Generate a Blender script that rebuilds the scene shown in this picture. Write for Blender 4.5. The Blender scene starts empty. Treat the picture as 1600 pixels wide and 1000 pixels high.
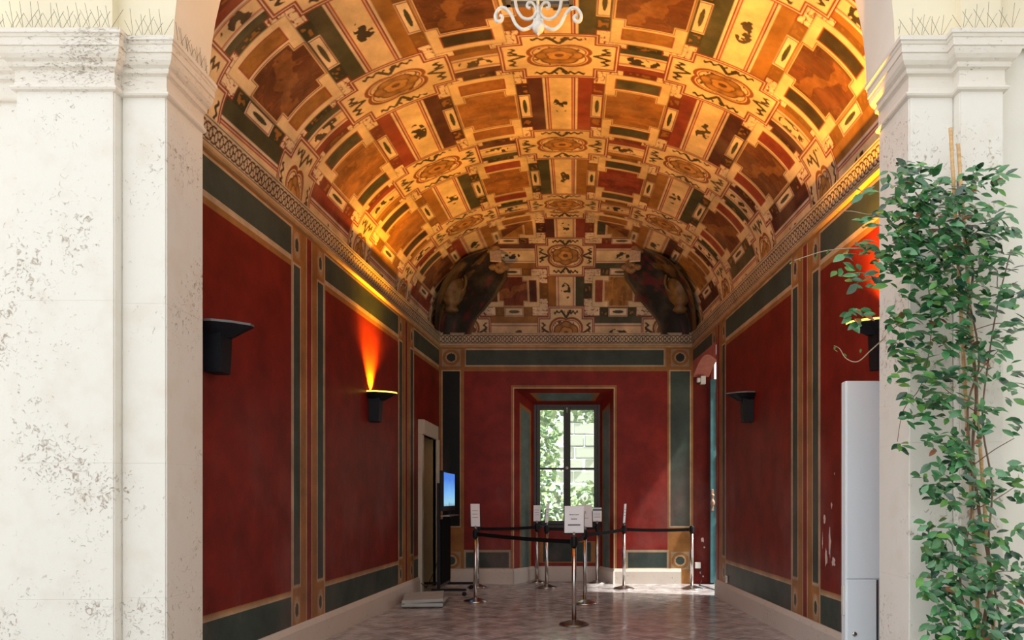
import bpy, bmesh, math, random
import numpy as np
from mathutils import Vector, Matrix

random.seed(7)
rng = np.random.default_rng(11)
SC = bpy.context.scene
COL = SC.collection

# ------------------------------------------------------------------ camera, sky, exposure
EYE = 1.4            # camera height (m)
D = 12.0             # distance to the end wall (m)
K = 95.0             # drawing units per metre at the end wall
cam_d = bpy.data.cameras.new('camera')
cam = bpy.data.objects.new('camera', cam_d)
COL.objects.link(cam)
cam.location = (0, 0, EYE)
cam.rotation_euler = (math.radians(90), 0, 0)
cam_d.sensor_width = 36.0
cam_d.lens = 36.0 * 1140.0 / 1600.0
cam_d.shift_x = -100.0 / 1600.0
cam_d.shift_y = 279.0 / 1600.0
cam_d.clip_end = 200
SC.camera = cam

world = bpy.data.worlds.new('overcast_sky')
SC.world = world
world.use_nodes = True
wn = world.node_tree.nodes
wn['Background'].inputs[0].default_value = (0.93, 0.97, 1.0, 1)
wn['Background'].inputs[1].default_value = 1.66

SC.view_settings.view_transform = 'Standard'
SC.view_settings.look = 'None'
SC.view_settings.exposure = 0.0
SC.view_settings.gamma = 1.0
SC.view_settings.use_curve_mapping = False
SC.cycles.use_denoising = True
SC.cycles.max_bounces = 10
SC.cycles.diffuse_bounces = 5
SC.cycles.sample_clamp_indirect = 6.0

sun_d = bpy.data.lights.new('sun', 'SUN')
sun_d.energy = 9.0; sun_d.angle = math.radians(2.5); sun_d.color = (1.0, 0.95, 0.86)
sun = bpy.data.objects.new('sun', sun_d); COL.objects.link(sun)
sun.rotation_euler = Vector((-.9, .22, -1.35)).to_track_quat('-Z', 'Y').to_euler()

LAMP_ORANGE = (1.0, 0.40, 0.005)
LAMP_POWER = {'left': 330.0, 'right': 760.0}

# ------------------------------------------------------------------ helpers
def sm(a, b, x):
    t = np.clip((x - a) / (b - a), 0, 1)
    return t * t * (3 - 2 * t)

def tag(o, label=None, cat=None, group=None, kind=None):
    if label: o['label'] = label
    if cat: o['category'] = cat
    if group: o['group'] = group
    if kind: o['kind'] = kind
    return o

def empty(name, loc=(0, 0, 0), rz=0.0):
    o = bpy.data.objects.new(name, None)
    o.empty_display_size = 0.1
    o.location = loc
    o.rotation_euler = (0, 0, rz)
    COL.objects.link(o)
    return o

def link(name, me, parent=None):
    o = bpy.data.objects.new(name, me)
    COL.objects.link(o)
    if parent: o.parent = parent
    return o

def copy_tree(o, parent=None):
    c = o.copy()
    COL.objects.link(c)
    if parent: c.parent = parent
    for ch in list(o.children):
        copy_tree(ch, c)
    return c

class MB:
    """collects simple shapes into one mesh"""
    def __init__(self):
        self.v = []; self.f = []; self.m = []; self.s = []
    def add(self, vs, fs, mi=0, smooth=False):
        n = len(self.v)
        self.v += [tuple(p) for p in vs]
        for f in fs:
            self.f.append([i + n for i in f]); self.m.append(mi); self.s.append(smooth)
        return self
    def box(self, x0, x1, y0, y1, z0, z1, mi=0):
        vs = [(x0, y0, z0), (x1, y0, z0), (x1, y1, z0), (x0, y1, z0), (x0, y0, z1), (x1, y0, z1), (x1, y1, z1), (x0, y1, z1)]
        return self.add(vs, [(0, 3, 2, 1), (4, 5, 6, 7), (0, 1, 5, 4), (1, 2, 6, 5), (2, 3, 7, 6), (3, 0, 4, 7)], mi)
    def bbox(self, x0, x1, y0, y1, z0, z1, b=0.004, mi=0):
        """box with chamfered edges"""
        bm = bmesh.new()
        bmesh.ops.create_cube(bm, size=1)
        for v in bm.verts:
            v.co = ((x0 + x1) / 2 + v.co.x * (x1 - x0), (y0 + y1) / 2 + v.co.y * (y1 - y0), (z0 + z1) / 2 + v.co.z * (z1 - z0))
        bmesh.ops.bevel(bm, geom=list(bm.edges), offset=b, segments=1, affect='EDGES')
        bm.verts.index_update()
        self.add([v.co[:] for v in bm.verts], [[v.index for v in f.verts] for f in bm.faces], mi)
        bm.free()
        return self
    def prism(self, poly, z0, z1, mi=0):
        """plan polygon (counter-clockwise) extruded in z"""
        n = len(poly)
        vs = [(p[0], p[1], z0) for p in poly] + [(p[0], p[1], z1) for p in poly]
        fs = [list(range(n))[::-1], list(range(n, 2 * n))]
        fs += [(i, (i + 1) % n, n + (i + 1) % n, n + i) for i in range(n)]
        return self.add(vs, fs, mi)
    def lathe(self, prof, c=(0, 0, 0), n=24, mi=0, smooth=True):
        vs = []; fs = []
        for r, z in prof:
            for k in range(n):
                t = 2 * math.pi * k / n
                vs.append((c[0] + r * math.cos(t), c[1] + r * math.sin(t), c[2] + z))
        for i in range(len(prof) - 1):
            for k in range(n):
                k2 = (k + 1) % n
                fs.append((i * n + k, i * n + k2, (i + 1) * n + k2, (i + 1) * n + k))
        fs.append(list(range(n))[::-1])
        fs.append([(len(prof) - 1) * n + k for k in range(n)])
        return self.add(vs, fs, mi, smooth)
    def tube(self, pts, r, n=8, mi=0, smooth=True):
        """r is a number or a list per point"""
        pts = [Vector(p) for p in pts]
        m = len(pts)
        rr = r if isinstance(r, (list, tuple)) else [r] * m
        vs = []; fs = []
        up = None
        for i, p in enumerate(pts):
            d = (pts[min(i + 1, m - 1)] - pts[max(i - 1, 0)]).normalized()
            if up is None:
                up = Vector((0, 0, 1)) if abs(d.z) < 0.9 else Vector((1, 0, 0))
            a = d.cross(up)
            if a.length < 1e-5: a = d.orthogonal()
            a.normalize()
            b = a.cross(d).normalized()
            up = b
            for k in range(n):
                t = 2 * math.pi * k / n
                vs.append(p + (a * math.cos(t) + b * math.sin(t)) * rr[i])
        for i in range(m - 1):
            for k in range(n):
                k2 = (k + 1) % n
                fs.append((i * n + k, i * n + k2, (i + 1) * n + k2, (i + 1) * n + k))
        fs.append(list(range(n))[::-1]); fs.append([(m - 1) * n + k for k in range(n)])
        return self.add(vs, fs, mi, smooth)
    def sphere(self, c, r, mi=0, n=14, sc=(1, 1, 1)):
        vs = []; fs = []
        rows = n // 2
        vs.append((c[0], c[1], c[2] - r * sc[2]))
        for i in range(1, rows):
            ph = -math.pi / 2 + math.pi * i / rows
            for k in range(n):
                t = 2 * math.pi * k / n
                vs.append((c[0] + sc[0] * r * math.cos(ph) * math.cos(t), c[1] + sc[1] * r * math.cos(ph) * math.sin(t), c[2] + sc[2] * r * math.sin(ph)))
        vs.append((c[0], c[1], c[2] + r * sc[2]))
        for k in range(n): fs.append((0, 1 + (k + 1) % n, 1 + k))
        for i in range(rows - 2):
            for k in range(n):
                a = 1 + i * n; k2 = (k + 1) % n
                fs.append((a + k, a + k2, a + n + k2, a + n + k))
        a = 1 + (rows - 2) * n
        for k in range(n): fs.append((len(vs) - 1, a + k, a + (k + 1) % n))
        return self.add(vs, fs, mi, True)
    def mesh(self, name, *mats):
        me = bpy.data.meshes.new(name)
        me.from_pydata(self.v, [], self.f)
        for m in mats: me.materials.append(m)
        me.polygons.foreach_set('material_index', self.m)
        me.polygons.foreach_set('use_smooth', self.s)
        me.update()
        return me
    def build(self, name, mat, parent=None):
        mats = mat if isinstance(mat, (list, tuple)) else [mat]
        return link(name, self.mesh(name, *mats), parent)

def grid_mesh(name, P, C, mat, parent=None, keep=None, flip=False, smooth=True):
    """P: (nv, nu, 3) points, C: (nv, nu, 3) paint colours, keep: (nv-1, nu-1) faces kept"""
    nv, nu = P.shape[:2]
    idx = np.arange(nv * nu).reshape(nv, nu)
    q = np.stack([idx[:-1, :-1], idx[:-1, 1:], idx[1:, 1:], idx[1:, :-1]], -1).reshape(-1, 4)
    if keep is not None: q = q[keep.reshape(-1)]
    if flip: q = q[:, ::-1]
    me = bpy.data.meshes.new(name)
    me.vertices.add(nv * nu)
    me.vertices.foreach_set('co', P.astype(np.float32).ravel())
    nf = len(q)
    me.loops.add(nf * 4)
    me.loops.foreach_set('vertex_index', q.astype(np.int32).ravel())
    me.polygons.add(nf)
    me.polygons.foreach_set('loop_start', np.arange(0, nf * 4, 4, dtype=np.int32))
    me.polygons.foreach_set('use_smooth', np.full(nf, smooth))
    me.update(calc_edges=True)
    at = me.color_attributes.new('paint', 'FLOAT_COLOR', 'POINT')
    c4 = np.ones((nv * nu, 4), np.float32); c4[:, :3] = C.reshape(-1, 3)
    at.data.foreach_set('color', c4.ravel())
    me.materials.append(mat)
    me.validate()
    return link(name, me, parent)

# numpy value noise
def _hash(ix, iy, seed):
    h = (ix.astype(np.int64) * 374761393 + iy.astype(np.int64) * 668265263 + seed * 144665) & 0x7fffffff
    h = ((h ^ (h >> 13)) * 1274126177) & 0x7fffffff
    return ((h ^ (h >> 16)) & 0xffff) / 65535.0
def vnoise(x, y, seed=0):
    ix = np.floor(x); iy = np.floor(y)
    fx = x - ix; fy = y - iy
    fx = fx * fx * (3 - 2 * fx); fy = fy * fy * (3 - 2 * fy)
    a = _hash(ix, iy, seed); b = _hash(ix + 1, iy, seed); c = _hash(ix, iy + 1, seed); d = _hash(ix + 1, iy + 1, seed)
    return (a * (1 - fx) + b * fx) * (1 - fy) + (c * (1 - fx) + d * fx) * fy
def fbm(x, y, seed=0, o=3):
    r = 0; w = 0.5; t = 0
    for i in range(o):
        r = r + w * vnoise(x * 2 ** i, y * 2 ** i, seed + i * 17); t += w; w *= 0.5
    return r / t

# ------------------------------------------------------------------ materials
def new_mat(name):
    m = bpy.data.materials.new(name); m.use_nodes = True
    return m, m.node_tree.nodes, m.node_tree.links, m.node_tree.nodes['Principled BSDF']

def plain(name, col, rough=0.5, metal=0.0, spec=0.5, var=0.12, scale=9.0, bump=0.0, bscale=40.0, coat=0.0, stretch=(1, 1, 1)):
    m, n, l, b = new_mat(name)
    tc = n.new('ShaderNodeTexCoord')
    mp = n.new('ShaderNodeMapping'); mp.inputs['Scale'].default_value = stretch
    l.new(tc.outputs['Object'], mp.inputs[0])
    nz = n.new('ShaderNodeTexNoise'); nz.inputs['Scale'].default_value = scale; nz.inputs['Detail'].default_value = 5
    l.new(mp.outputs[0], nz.inputs['Vector'])
    r = n.new('ShaderNodeValToRGB')
    r.color_ramp.elements[0].position = 0.3; r.color_ramp.elements[1].position = 0.7
    r.color_ramp.elements[0].color = tuple(c * (1 - var) for c in col) + (1,)
    r.color_ramp.elements[1].color = tuple(min(1, c * (1 + var)) for c in col) + (1,)
    l.new(nz.outputs['Fac'], r.inputs[0]); l.new(r.outputs[0], b.inputs['Base Color'])
    b.inputs['Roughness'].default_value = rough; b.inputs['Metallic'].default_value = metal
    b.inputs['Specular IOR Level'].default_value = spec
    b.inputs['Coat Weight'].default_value = coat
    if bump > 0:
        n2 = n.new('ShaderNodeTexNoise'); n2.inputs['Scale'].default_value = bscale; n2.inputs['Detail'].default_value = 6
        l.new(mp.outputs[0], n2.inputs['Vector'])
        bp = n.new('ShaderNodeBump'); bp.inputs['Strength'].default_value = bump; bp.inputs['Distance'].default_value = 0.01
        l.new(n2.outputs['Fac'], bp.inputs['Height']); l.new(bp.outputs[0], b.inputs['Normal'])
    return m

def painted(name, rough=0.55, spec=0.4, wear=0.25, wear_col=(0.42, 0.27, 0.24), wear_scale=1.1, low=None):
    """fresco: the paint colours with blotches and pale rubbed patches"""
    m, n, l, b = new_mat(name)
    at = n.new('ShaderNodeAttribute'); at.attribute_name = 'paint'
    geo = n.new('ShaderNodeNewGeometry')
    n1 = n.new('ShaderNodeTexNoise'); n1.inputs['Scale'].default_value = 3.2; n1.inputs['Detail'].default_value = 7; n1.inputs['Roughness'].default_value = 0.62
    l.new(geo.outputs['Position'], n1.inputs['Vector'])
    mr = n.new('ShaderNodeMapRange'); mr.inputs[1].default_value = 0.3; mr.inputs[2].default_value = 0.7; mr.inputs[3].default_value = 0.68; mr.inputs[4].default_value = 1.28
    l.new(n1.outputs['Fac'], mr.inputs[0])
    mul = n.new('ShaderNodeMix'); mul.data_type = 'RGBA'; mul.blend_type = 'MULTIPLY'; mul.inputs['Factor'].default_value = 1
    l.new(at.outputs['Color'], mul.inputs['A']); l.new(mr.outputs[0], mul.inputs['B'])
    mp = n.new('ShaderNodeMapping'); mp.inputs['Scale'].default_value = (1, 1, 0.55)
    l.new(geo.outputs['Position'], mp.inputs[0])
    n2 = n.new('ShaderNodeTexNoise'); n2.inputs['Scale'].default_value = wear_scale; n2.inputs['Detail'].default_value = 8; n2.inputs['Roughness'].default_value = 0.6
    l.new(mp.outputs[0], n2.inputs['Vector'])
    m2 = n.new('ShaderNodeMapRange'); m2.inputs[1].default_value = 0.48; m2.inputs[2].default_value = 0.78; m2.inputs[3].default_value = 0; m2.inputs[4].default_value = wear
    l.new(n2.outputs['Fac'], m2.inputs[0])
    mix = n.new('ShaderNodeMix'); mix.data_type = 'RGBA'
    mix.inputs['B'].default_value = wear_col + (1,)
    if low:
        sp = n.new('ShaderNodeSeparateXYZ'); l.new(geo.outputs['Position'], sp.inputs[0])
        mz = n.new('ShaderNodeMapRange'); mz.inputs[1].default_value = low[0]; mz.inputs[2].default_value = low[1]; mz.inputs[3].default_value = 1; mz.inputs[4].default_value = 0.04
        l.new(sp.outputs['Z'], mz.inputs[0])
        mm_ = n.new('ShaderNodeMath'); mm_.operation = 'MULTIPLY'; l.new(m2.outputs[0], mm_.inputs[0]); l.new(mz.outputs[0], mm_.inputs[1])
        l.new(mm_.outputs[0], mix.inputs['Factor'])
    else: l.new(m2.outputs[0], mix.inputs['Factor'])
    l.new(mul.outputs['Result'], mix.inputs['A'])
    l.new(mix.outputs['Result'], b.inputs['Base Color'])
    b.inputs['Roughness'].default_value = rough; b.inputs['Specular IOR Level'].default_value = spec
    n3 = n.new('ShaderNodeTexNoise'); n3.inputs['Scale'].default_value = 14; n3.inputs['Detail'].default_value = 6
    l.new(geo.outputs['Position'], n3.inputs['Vector'])
    bp = n.new('ShaderNodeBump'); bp.inputs['Strength'].default_value = 0.12; bp.inputs['Distance'].default_value = 0.01
    l.new(n3.outputs['Fac'], bp.inputs['Height']); l.new(bp.outputs[0], b.inputs['Normal'])
    return m

def travertine(name, base, pit, amount=0.5, rough=0.75, patch=(0.55, 0.42, 0.27), zs=1.0):
    m, n, l, b = new_mat(name)
    geo = n.new('ShaderNodeNewGeometry')
    mp = n.new('ShaderNodeMapping'); mp.inputs['Scale'].default_value = (1, 1, zs)
    l.new(geo.outputs['Position'], mp.inputs[0])
    big = n.new('ShaderNodeTexNoise'); big.inputs['Scale'].default_value = 1.6; big.inputs['Detail'].default_value = 4
    l.new(geo.outputs['Position'], big.inputs['Vector'])
    fine = n.new('ShaderNodeTexNoise'); fine.inputs['Scale'].default_value = 30; fine.inputs['Detail'].default_value = 6; fine.inputs['Roughness'].default_value = 0.6
    fine.inputs['Distortion'].default_value = 1.2
    l.new(mp.outputs[0], fine.inputs['Vector'])
    add = n.new('ShaderNodeMath'); add.operation = 'MULTIPLY_ADD'; add.inputs[1].default_value = 0.55
    l.new(big.outputs['Fac'], add.inputs[0]); l.new(fine.outputs['Fac'], add.inputs[2])
    pm = n.new('ShaderNodeMapRange'); pm.inputs[1].default_value = 0.9; pm.inputs[2].default_value = 1.04; pm.inputs[3].default_value = 0; pm.inputs[4].default_value = amount
    l.new(add.outputs[0], pm.inputs[0])
    med = n.new('ShaderNodeTexNoise'); med.inputs['Scale'].default_value = 5; med.inputs['Detail'].default_value = 6
    l.new(geo.outputs['Position'], med.inputs['Vector'])
    m2 = n.new('ShaderNodeMapRange'); m2.inputs[1].default_value = 0.5; m2.inputs[2].default_value = 0.8; m2.inputs[3].default_value = 0; m2.inputs[4].default_value = 0.22
    l.new(med.outputs['Fac'], m2.inputs[0])
    x1 = n.new('ShaderNodeMix'); x1.data_type = 'RGBA'; x1.inputs['A'].default_value = base + (1,); x1.inputs['B'].default_value = patch + (1,)
    l.new(m2.outputs[0], x1.inputs['Factor'])
    x2 = n.new('ShaderNodeMix'); x2.data_type = 'RGBA'; x2.inputs['B'].default_value = pit + (1,)
    l.new(pm.outputs[0], x2.inputs['Factor']); l.new(x1.outputs['Result'], x2.inputs['A'])
    l.new(x2.outputs['Result'], b.inputs['Base Color'])
    b.inputs['Roughness'].default_value = rough; b.inputs['Specular IOR Level'].default_value = 0.25
    inv = n.new('ShaderNodeMath'); inv.operation = 'MULTIPLY'; inv.inputs[1].default_value = -1
    l.new(pm.outputs[0], inv.inputs[0])
    ad2 = n.new('ShaderNodeMath'); ad2.operation = 'MULTIPLY_ADD'; ad2.inputs[1].default_value = 0.25
    l.new(fine.outputs['Fac'], ad2.inputs[0]); l.new(inv.outputs[0], ad2.inputs[2])
    bp = n.new('ShaderNodeBump'); bp.inputs['Strength'].default_value = 0.55; bp.inputs['Distance'].default_value = 0.012
    l.new(ad2.outputs[0], bp.inputs['Height']); l.new(bp.outputs[0], b.inputs['Normal'])
    return m

def glass_mat(name):
    m, n, l, b = new_mat(name)
    n.remove(b)
    out = n['Material Output']
    t = n.new('ShaderNodeBsdfTransparent'); t.inputs[0].default_value = (0.96, 0.98, 0.97, 1)
    g = n.new('ShaderNodeBsdfGlossy'); g.inputs['Roughness'].default_value = 0.03
    f = n.new('ShaderNodeFresnel'); f.inputs[0].default_value = 1.45
    mx = n.new('ShaderNodeMixShader')
    l.new(f.outputs[0], mx.inputs[0]); l.new(t.outputs[0], mx.inputs[1]); l.new(g.outputs[0], mx.inputs[2])
    l.new(mx.outputs[0], out.inputs[0])
    return m

def emit_mat(name, col, strength):
    m, n, l, b = new_mat(name)
    b.inputs['Base Color'].default_value = col + (1,)
    b.inputs['Emission Color'].default_value = col + (1,)
    b.inputs['Emission Strength'].default_value = strength
    return m

M_fresco = painted('fresco_vault', rough=0.6, spec=0.3, wear=0.18, wear_col=(0.5, 0.36, 0.22), wear_scale=2.2)
M_wall = painted('fresco_wall', rough=0.45, spec=0.16, wear=0.45, wear_col=(0.33, 0.18, 0.17), wear_scale=0.9, low=(1.3, 2.4))
M_trav = travertine('travertine', (0.80, 0.77, 0.71), (0.36, 0.27, 0.18), 0.85)
M_travcap = travertine('travertine_capital', (0.78, 0.73, 0.66), (0.3, 0.22, 0.15), 0.75, zs=2.6)
M_plaster = plain('cream_plaster', (0.80, 0.72, 0.54), 0.85, var=0.05, scale=2.5, bump=0.08)
M_white_plaster = plain('pale_plaster', (0.8, 0.77, 0.7), 0.85, var=0.05, scale=2.5, bump=0.08)
M_base = travertine('plinth_stone', (0.6, 0.54, 0.48), (0.2, 0.15, 0.11), 0.5, rough=0.6)
M_doorstone = travertine('door_stone', (0.5, 0.45, 0.37), (0.25, 0.2, 0.15), 0.4, rough=0.6)
M_tan = plain('tan_plaster', (0.34, 0.235, 0.11), 0.7, var=0.15, scale=3)
M_redplaster = plain('red_plaster', (0.3, 0.045, 0.035), 0.6, var=0.2, scale=2)
M_mortar = plain('floor_mortar', (0.13, 0.095, 0.08), 0.7, var=0.2, scale=6)
M_ground = plain('courtyard_gravel', (0.47, 0.45, 0.42), 0.9, var=0.15, scale=5, bump=0.3)
M_chrome = plain('brushed_steel', (0.62, 0.6, 0.57), 0.22, 1.0, var=0.04, scale=6, stretch=(1, 1, 12))
M_darksteel = plain('dark_steel', (0.3, 0.28, 0.26), 0.32, 1.0, var=0.08, scale=6)
M_black = plain('black_plastic', (0.008, 0.008, 0.009), 0.5, var=0.2, spec=.25)
M_belt = plain('black_webbing', (0.004, 0.004, 0.005), 0.8, var=0.2, scale=60, spec=.2)
M_paper = plain('white_paper', (0.9, 0.9, 0.93), 0.7, var=0.015)
M_ink = plain('grey_ink', (0.16, 0.16, 0.18), 0.8, var=0.05)
M_inkblue = plain('blue_grey_ink', (0.12, 0.15, 0.19), 0.8, var=0.05)
M_inktan = plain('tan_ink', (0.6, 0.5, 0.38), 0.8, var=0.05)
M_acrylic = plain('clear_holder', (0.5, 0.58, 0.72), 0.15, var=0.03)
M_frame = plain('dark_window_wood', (0.022, 0.019, 0.016), 0.45, var=0.25, scale=12)
M_glass = glass_mat('window_glass')
M_brass = plain('brass', (0.5, 0.42, 0.3), 0.35, 0.8, var=0.08)
M_whiteiron = plain('white_painted_iron', (0.74, 0.70, 0.64), 0.55, var=0.1, scale=30, bump=0.15, bscale=60)
M_greyiron = plain('grey_iron', (0.12, 0.12, 0.12), 0.5, var=0.15)
M_lampglass = plain('milky_glass', (0.88, 0.93, 0.95), 0.25, var=0.04)
M_cabinet = plain('pale_steel_sheet', (0.80, 0.87, 0.92), 0.38, 0.0, var=0.04, scale=3, stretch=(1, 1, 0.2))
M_gap = plain('dark_gap', (0.05, 0.055, 0.06), 0.7, var=0.1)
M_lampblack = plain('sconce_black_metal', (0.006, 0.007, 0.011), 0.5, spec=.25, var=0.2)
M_lampfoil = plain('sconce_reflector', (0.9, 0.75, 0.4), 0.3, 0.6, var=0.05)
M_bulb = emit_mat('lit_bulb', (1.0, 0.62, 0.16), 40)
M_diffuser = emit_mat('lit_diffuser', (1.0, 0.72, 0.10), 2.2)
M_wire = plain('spike_wire', (0.16, 0.14, 0.12), 0.5, 0.6, var=0.1)
M_cane = plain('bamboo_cane', (0.62, 0.38, 0.17), 0.55, var=0.25, scale=10, stretch=(1, 1, 4))
M_vine = plain('woody_vine', (0.2, 0.12, 0.08), 0.8, var=0.3, scale=30)
M_vinepale = plain('young_vine', (0.42, 0.3, 0.2), 0.7, var=0.2, scale=30)
M_leaf = [plain('leaf_deep_green', (0.038, 0.155, 0.05), 0.24, var=0.3, scale=14, spec=0.9),
          plain('leaf_mid_green', (0.075, 0.25, 0.09), 0.24, var=0.3, scale=14, spec=0.9),
          plain('leaf_bright_green', (0.11, 0.28, 0.055), 0.35, var=0.25, scale=14, spec=0.5),
          plain('leaf_blackish_green', (0.018, 0.07, 0.036), 0.22, var=0.3, scale=14, spec=0.9)]
M_leafbrown = plain('leaf_brown', (0.26, 0.1, 0.04), 0.6, var=0.3)
M_out = [plain('garden_leaf_a', (0.34, 0.52, 0.22), 0.6, var=0.3, scale=3),
         plain('garden_leaf_b', (0.50, 0.66, 0.36), 0.6, var=0.3, scale=3),
         plain('garden_leaf_c', (0.12, 0.26, 0.10), 0.6, var=0.35, scale=3)]
M_outwall = travertine('garden_wall_stone', (0.84, 0.85, 0.82), (0.4, 0.42, 0.38), 0.5, zs=3)
M_teal = plain('teal_door_paint', (0.05, 0.16, 0.19), 0.5, var=0.25, scale=6)
M_greyboard = plain('grey_board', (0.42, 0.43, 0.41), 0.5, var=0.08, scale=6)
M_greyboarddark = plain('grey_board_edge', (0.10, 0.11, 0.11), 0.5, var=0.08, scale=6)
M_plastic = plain('white_plastic', (0.7, 0.68, 0.64), 0.45, var=0.03)
M_trunk = plain('bark', (0.16, 0.11, 0.08), 0.9, var=0.3, scale=12, bump=0.4)

# floor brick material: waxed worn brick, colour drifting from place to place
def brick_mat():
    m, n, l, b = new_mat('waxed_brick')
    geo = n.new('ShaderNodeNewGeometry')
    oi = n.new('ShaderNodeObjectInfo')
    n1 = n.new('ShaderNodeTexNoise'); n1.inputs['Scale'].default_value = 5.5; n1.inputs['Detail'].default_value = 6
    l.new(geo.outputs['Position'], n1.inputs['Vector'])
    r = n.new('ShaderNodeValToRGB')
    e = r.color_ramp.elements
    e[0].position = 0.3; e[0].color = (0.23, 0.205, 0.205, 1)
    e[1].position = 0.72; e[1].color = (0.56, 0.53, 0.53, 1)
    l.new(n1.outputs['Fac'], r.inputs[0]); l.new(r.outputs[0], b.inputs['Base Color'])
    n2 = n.new('ShaderNodeTexNoise'); n2.inputs['Scale'].default_value = 9; n2.inputs['Detail'].default_value = 5
    l.new(geo.outputs['Position'], n2.inputs['Vector'])
    mr = n.new('ShaderNodeMapRange'); mr.inputs[1].default_value = 0.3; mr.inputs[2].default_value = 0.7; mr.inputs[3].default_value = 0.10; mr.inputs[4].default_value = 0.26
    l.new(n2.outputs['Fac'], mr.inputs[0]); l.new(mr.outputs[0], b.inputs['Roughness'])
    b.inputs['Specular IOR Level'].default_value = 0.6
    bp = n.new('ShaderNodeBump'); bp.inputs['Strength'].default_value = 0.12; bp.inputs['Distance'].default_value = 0.01
    l.new(n2.outputs['Fac'], bp.inputs['Height']); l.new(bp.outputs[0], b.inputs['Normal'])
    return m
M_brick = brick_mat()

# ------------------------------------------------------------------ the plan of the room
# s = depth as a fraction of the distance to the end wall; the room narrows slightly towards the end
def XL(s): return (-214 - 65 * (1 - s)) / K
def XR(s): return (183 + 70 * (1 - s)) / K
def H(h): return EYE + h / K               # height of a level measured at the end wall
Y_IN = 5.04                                # back of the entrance arch
SPRING = H(258)
RISE = 1.295
Y0 = 10.0                                  # where the hipped end of the vault starts
P_LEN = 1.671

def at(px, py, s):
    """a point at depth s (fraction of D) on the sight line of a spot measured in the photograph"""
    return Vector(((px - 900) * s / K, D * s, EYE + (779 - py) * s / K))

# paint colours
CREAM = np.array((0.66, 0.54, 0.39)); CREAM2 = np.array((0.65, 0.50, 0.31))
LINE = np.array((0.17, 0.035, 0.022)); INK = np.array((0.045, 0.035, 0.025))
GREEN = np.array((0.052, 0.053, 0.030)); RED = np.array((0.21, 0.04, 0.022)); PURPLE = np.array((0.07, 0.022, 0.018))
OCHRE = np.array((0.27, 0.125, 0.03)); BROWN = np.array((0.13, 0.045, 0.018)); ROSE = np.array((0.27, 0.115, 0.032))
DARK = np.array((0.04, 0.03, 0.018)); LIGHTLINE = np.array((0.6, 0.5, 0.4))

BP_BARREL = dict(sa=.080, la=.106, ra=.205, pa=.288, sb=.040, lb=.053, rb=.102, pb=.148, f1=(.335, .113), f2=(.21, .19), r=(.205, .112))
BP_COVE = dict(sa=.092, la=.108, ra=.195, pa=.300, sb=.072, lb=.086, rb=.166, pb=.248, f1=(.165, .256), f2=(.29, .155), r=(.195, .172))

def cell_tables(kind):
    ring = {}; pic = {}; strip = {}
    if kind == 'barrel':
        data = {(-2, -2): (RED, BROWN, OCHRE), (-1, -2): (GREEN, BROWN, OCHRE), (0, -2): (OCHRE, BROWN, GREEN), (1, -2): (RED, BROWN, OCHRE),
                (-2, -1): (GREEN, BROWN, OCHRE), (-1, -1): (OCHRE, BROWN, DARK), (0, -1): (GREEN, BROWN, OCHRE), (1, -1): (OCHRE, BROWN, DARK),
                (-2, 0): (RED, ROSE, GREEN), (-1, 0): (PURPLE, ROSE, ROSE), (0, 0): (RED, ROSE, GREEN), (1, 0): (PURPLE, BROWN, RED),
                (-2, 1): (OCHRE, ROSE, DARK), (-1, 1): (GREEN, ROSE, RED), (0, 1): (OCHRE, RED, GREEN), (1, 1): (GREEN, BROWN, RED),
                (-2, 2): (RED, BROWN, GREEN), (1, 2): (PURPLE, OCHRE, OCHRE), (-2, 3): (RED, BROWN, GREEN), (1, 3): (PURPLE, OCHRE, OCHRE)}
    else:
        data = {(0, -1): (PURPLE, OCHRE, OCHRE), (0, 0): (RED, OCHRE, GREEN), (1, -1): (OCHRE, RED * .6, PURPLE), (1, 0): (GREEN, OCHRE * 1.1, RED),
                (0, -2): (RED, OCHRE, GREEN), (0, 1): (PURPLE, OCHRE, OCHRE), (1, -2): (GREEN, RED, GREEN), (1, 1): (OCHRE, RED, GREEN)}
    return data

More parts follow.
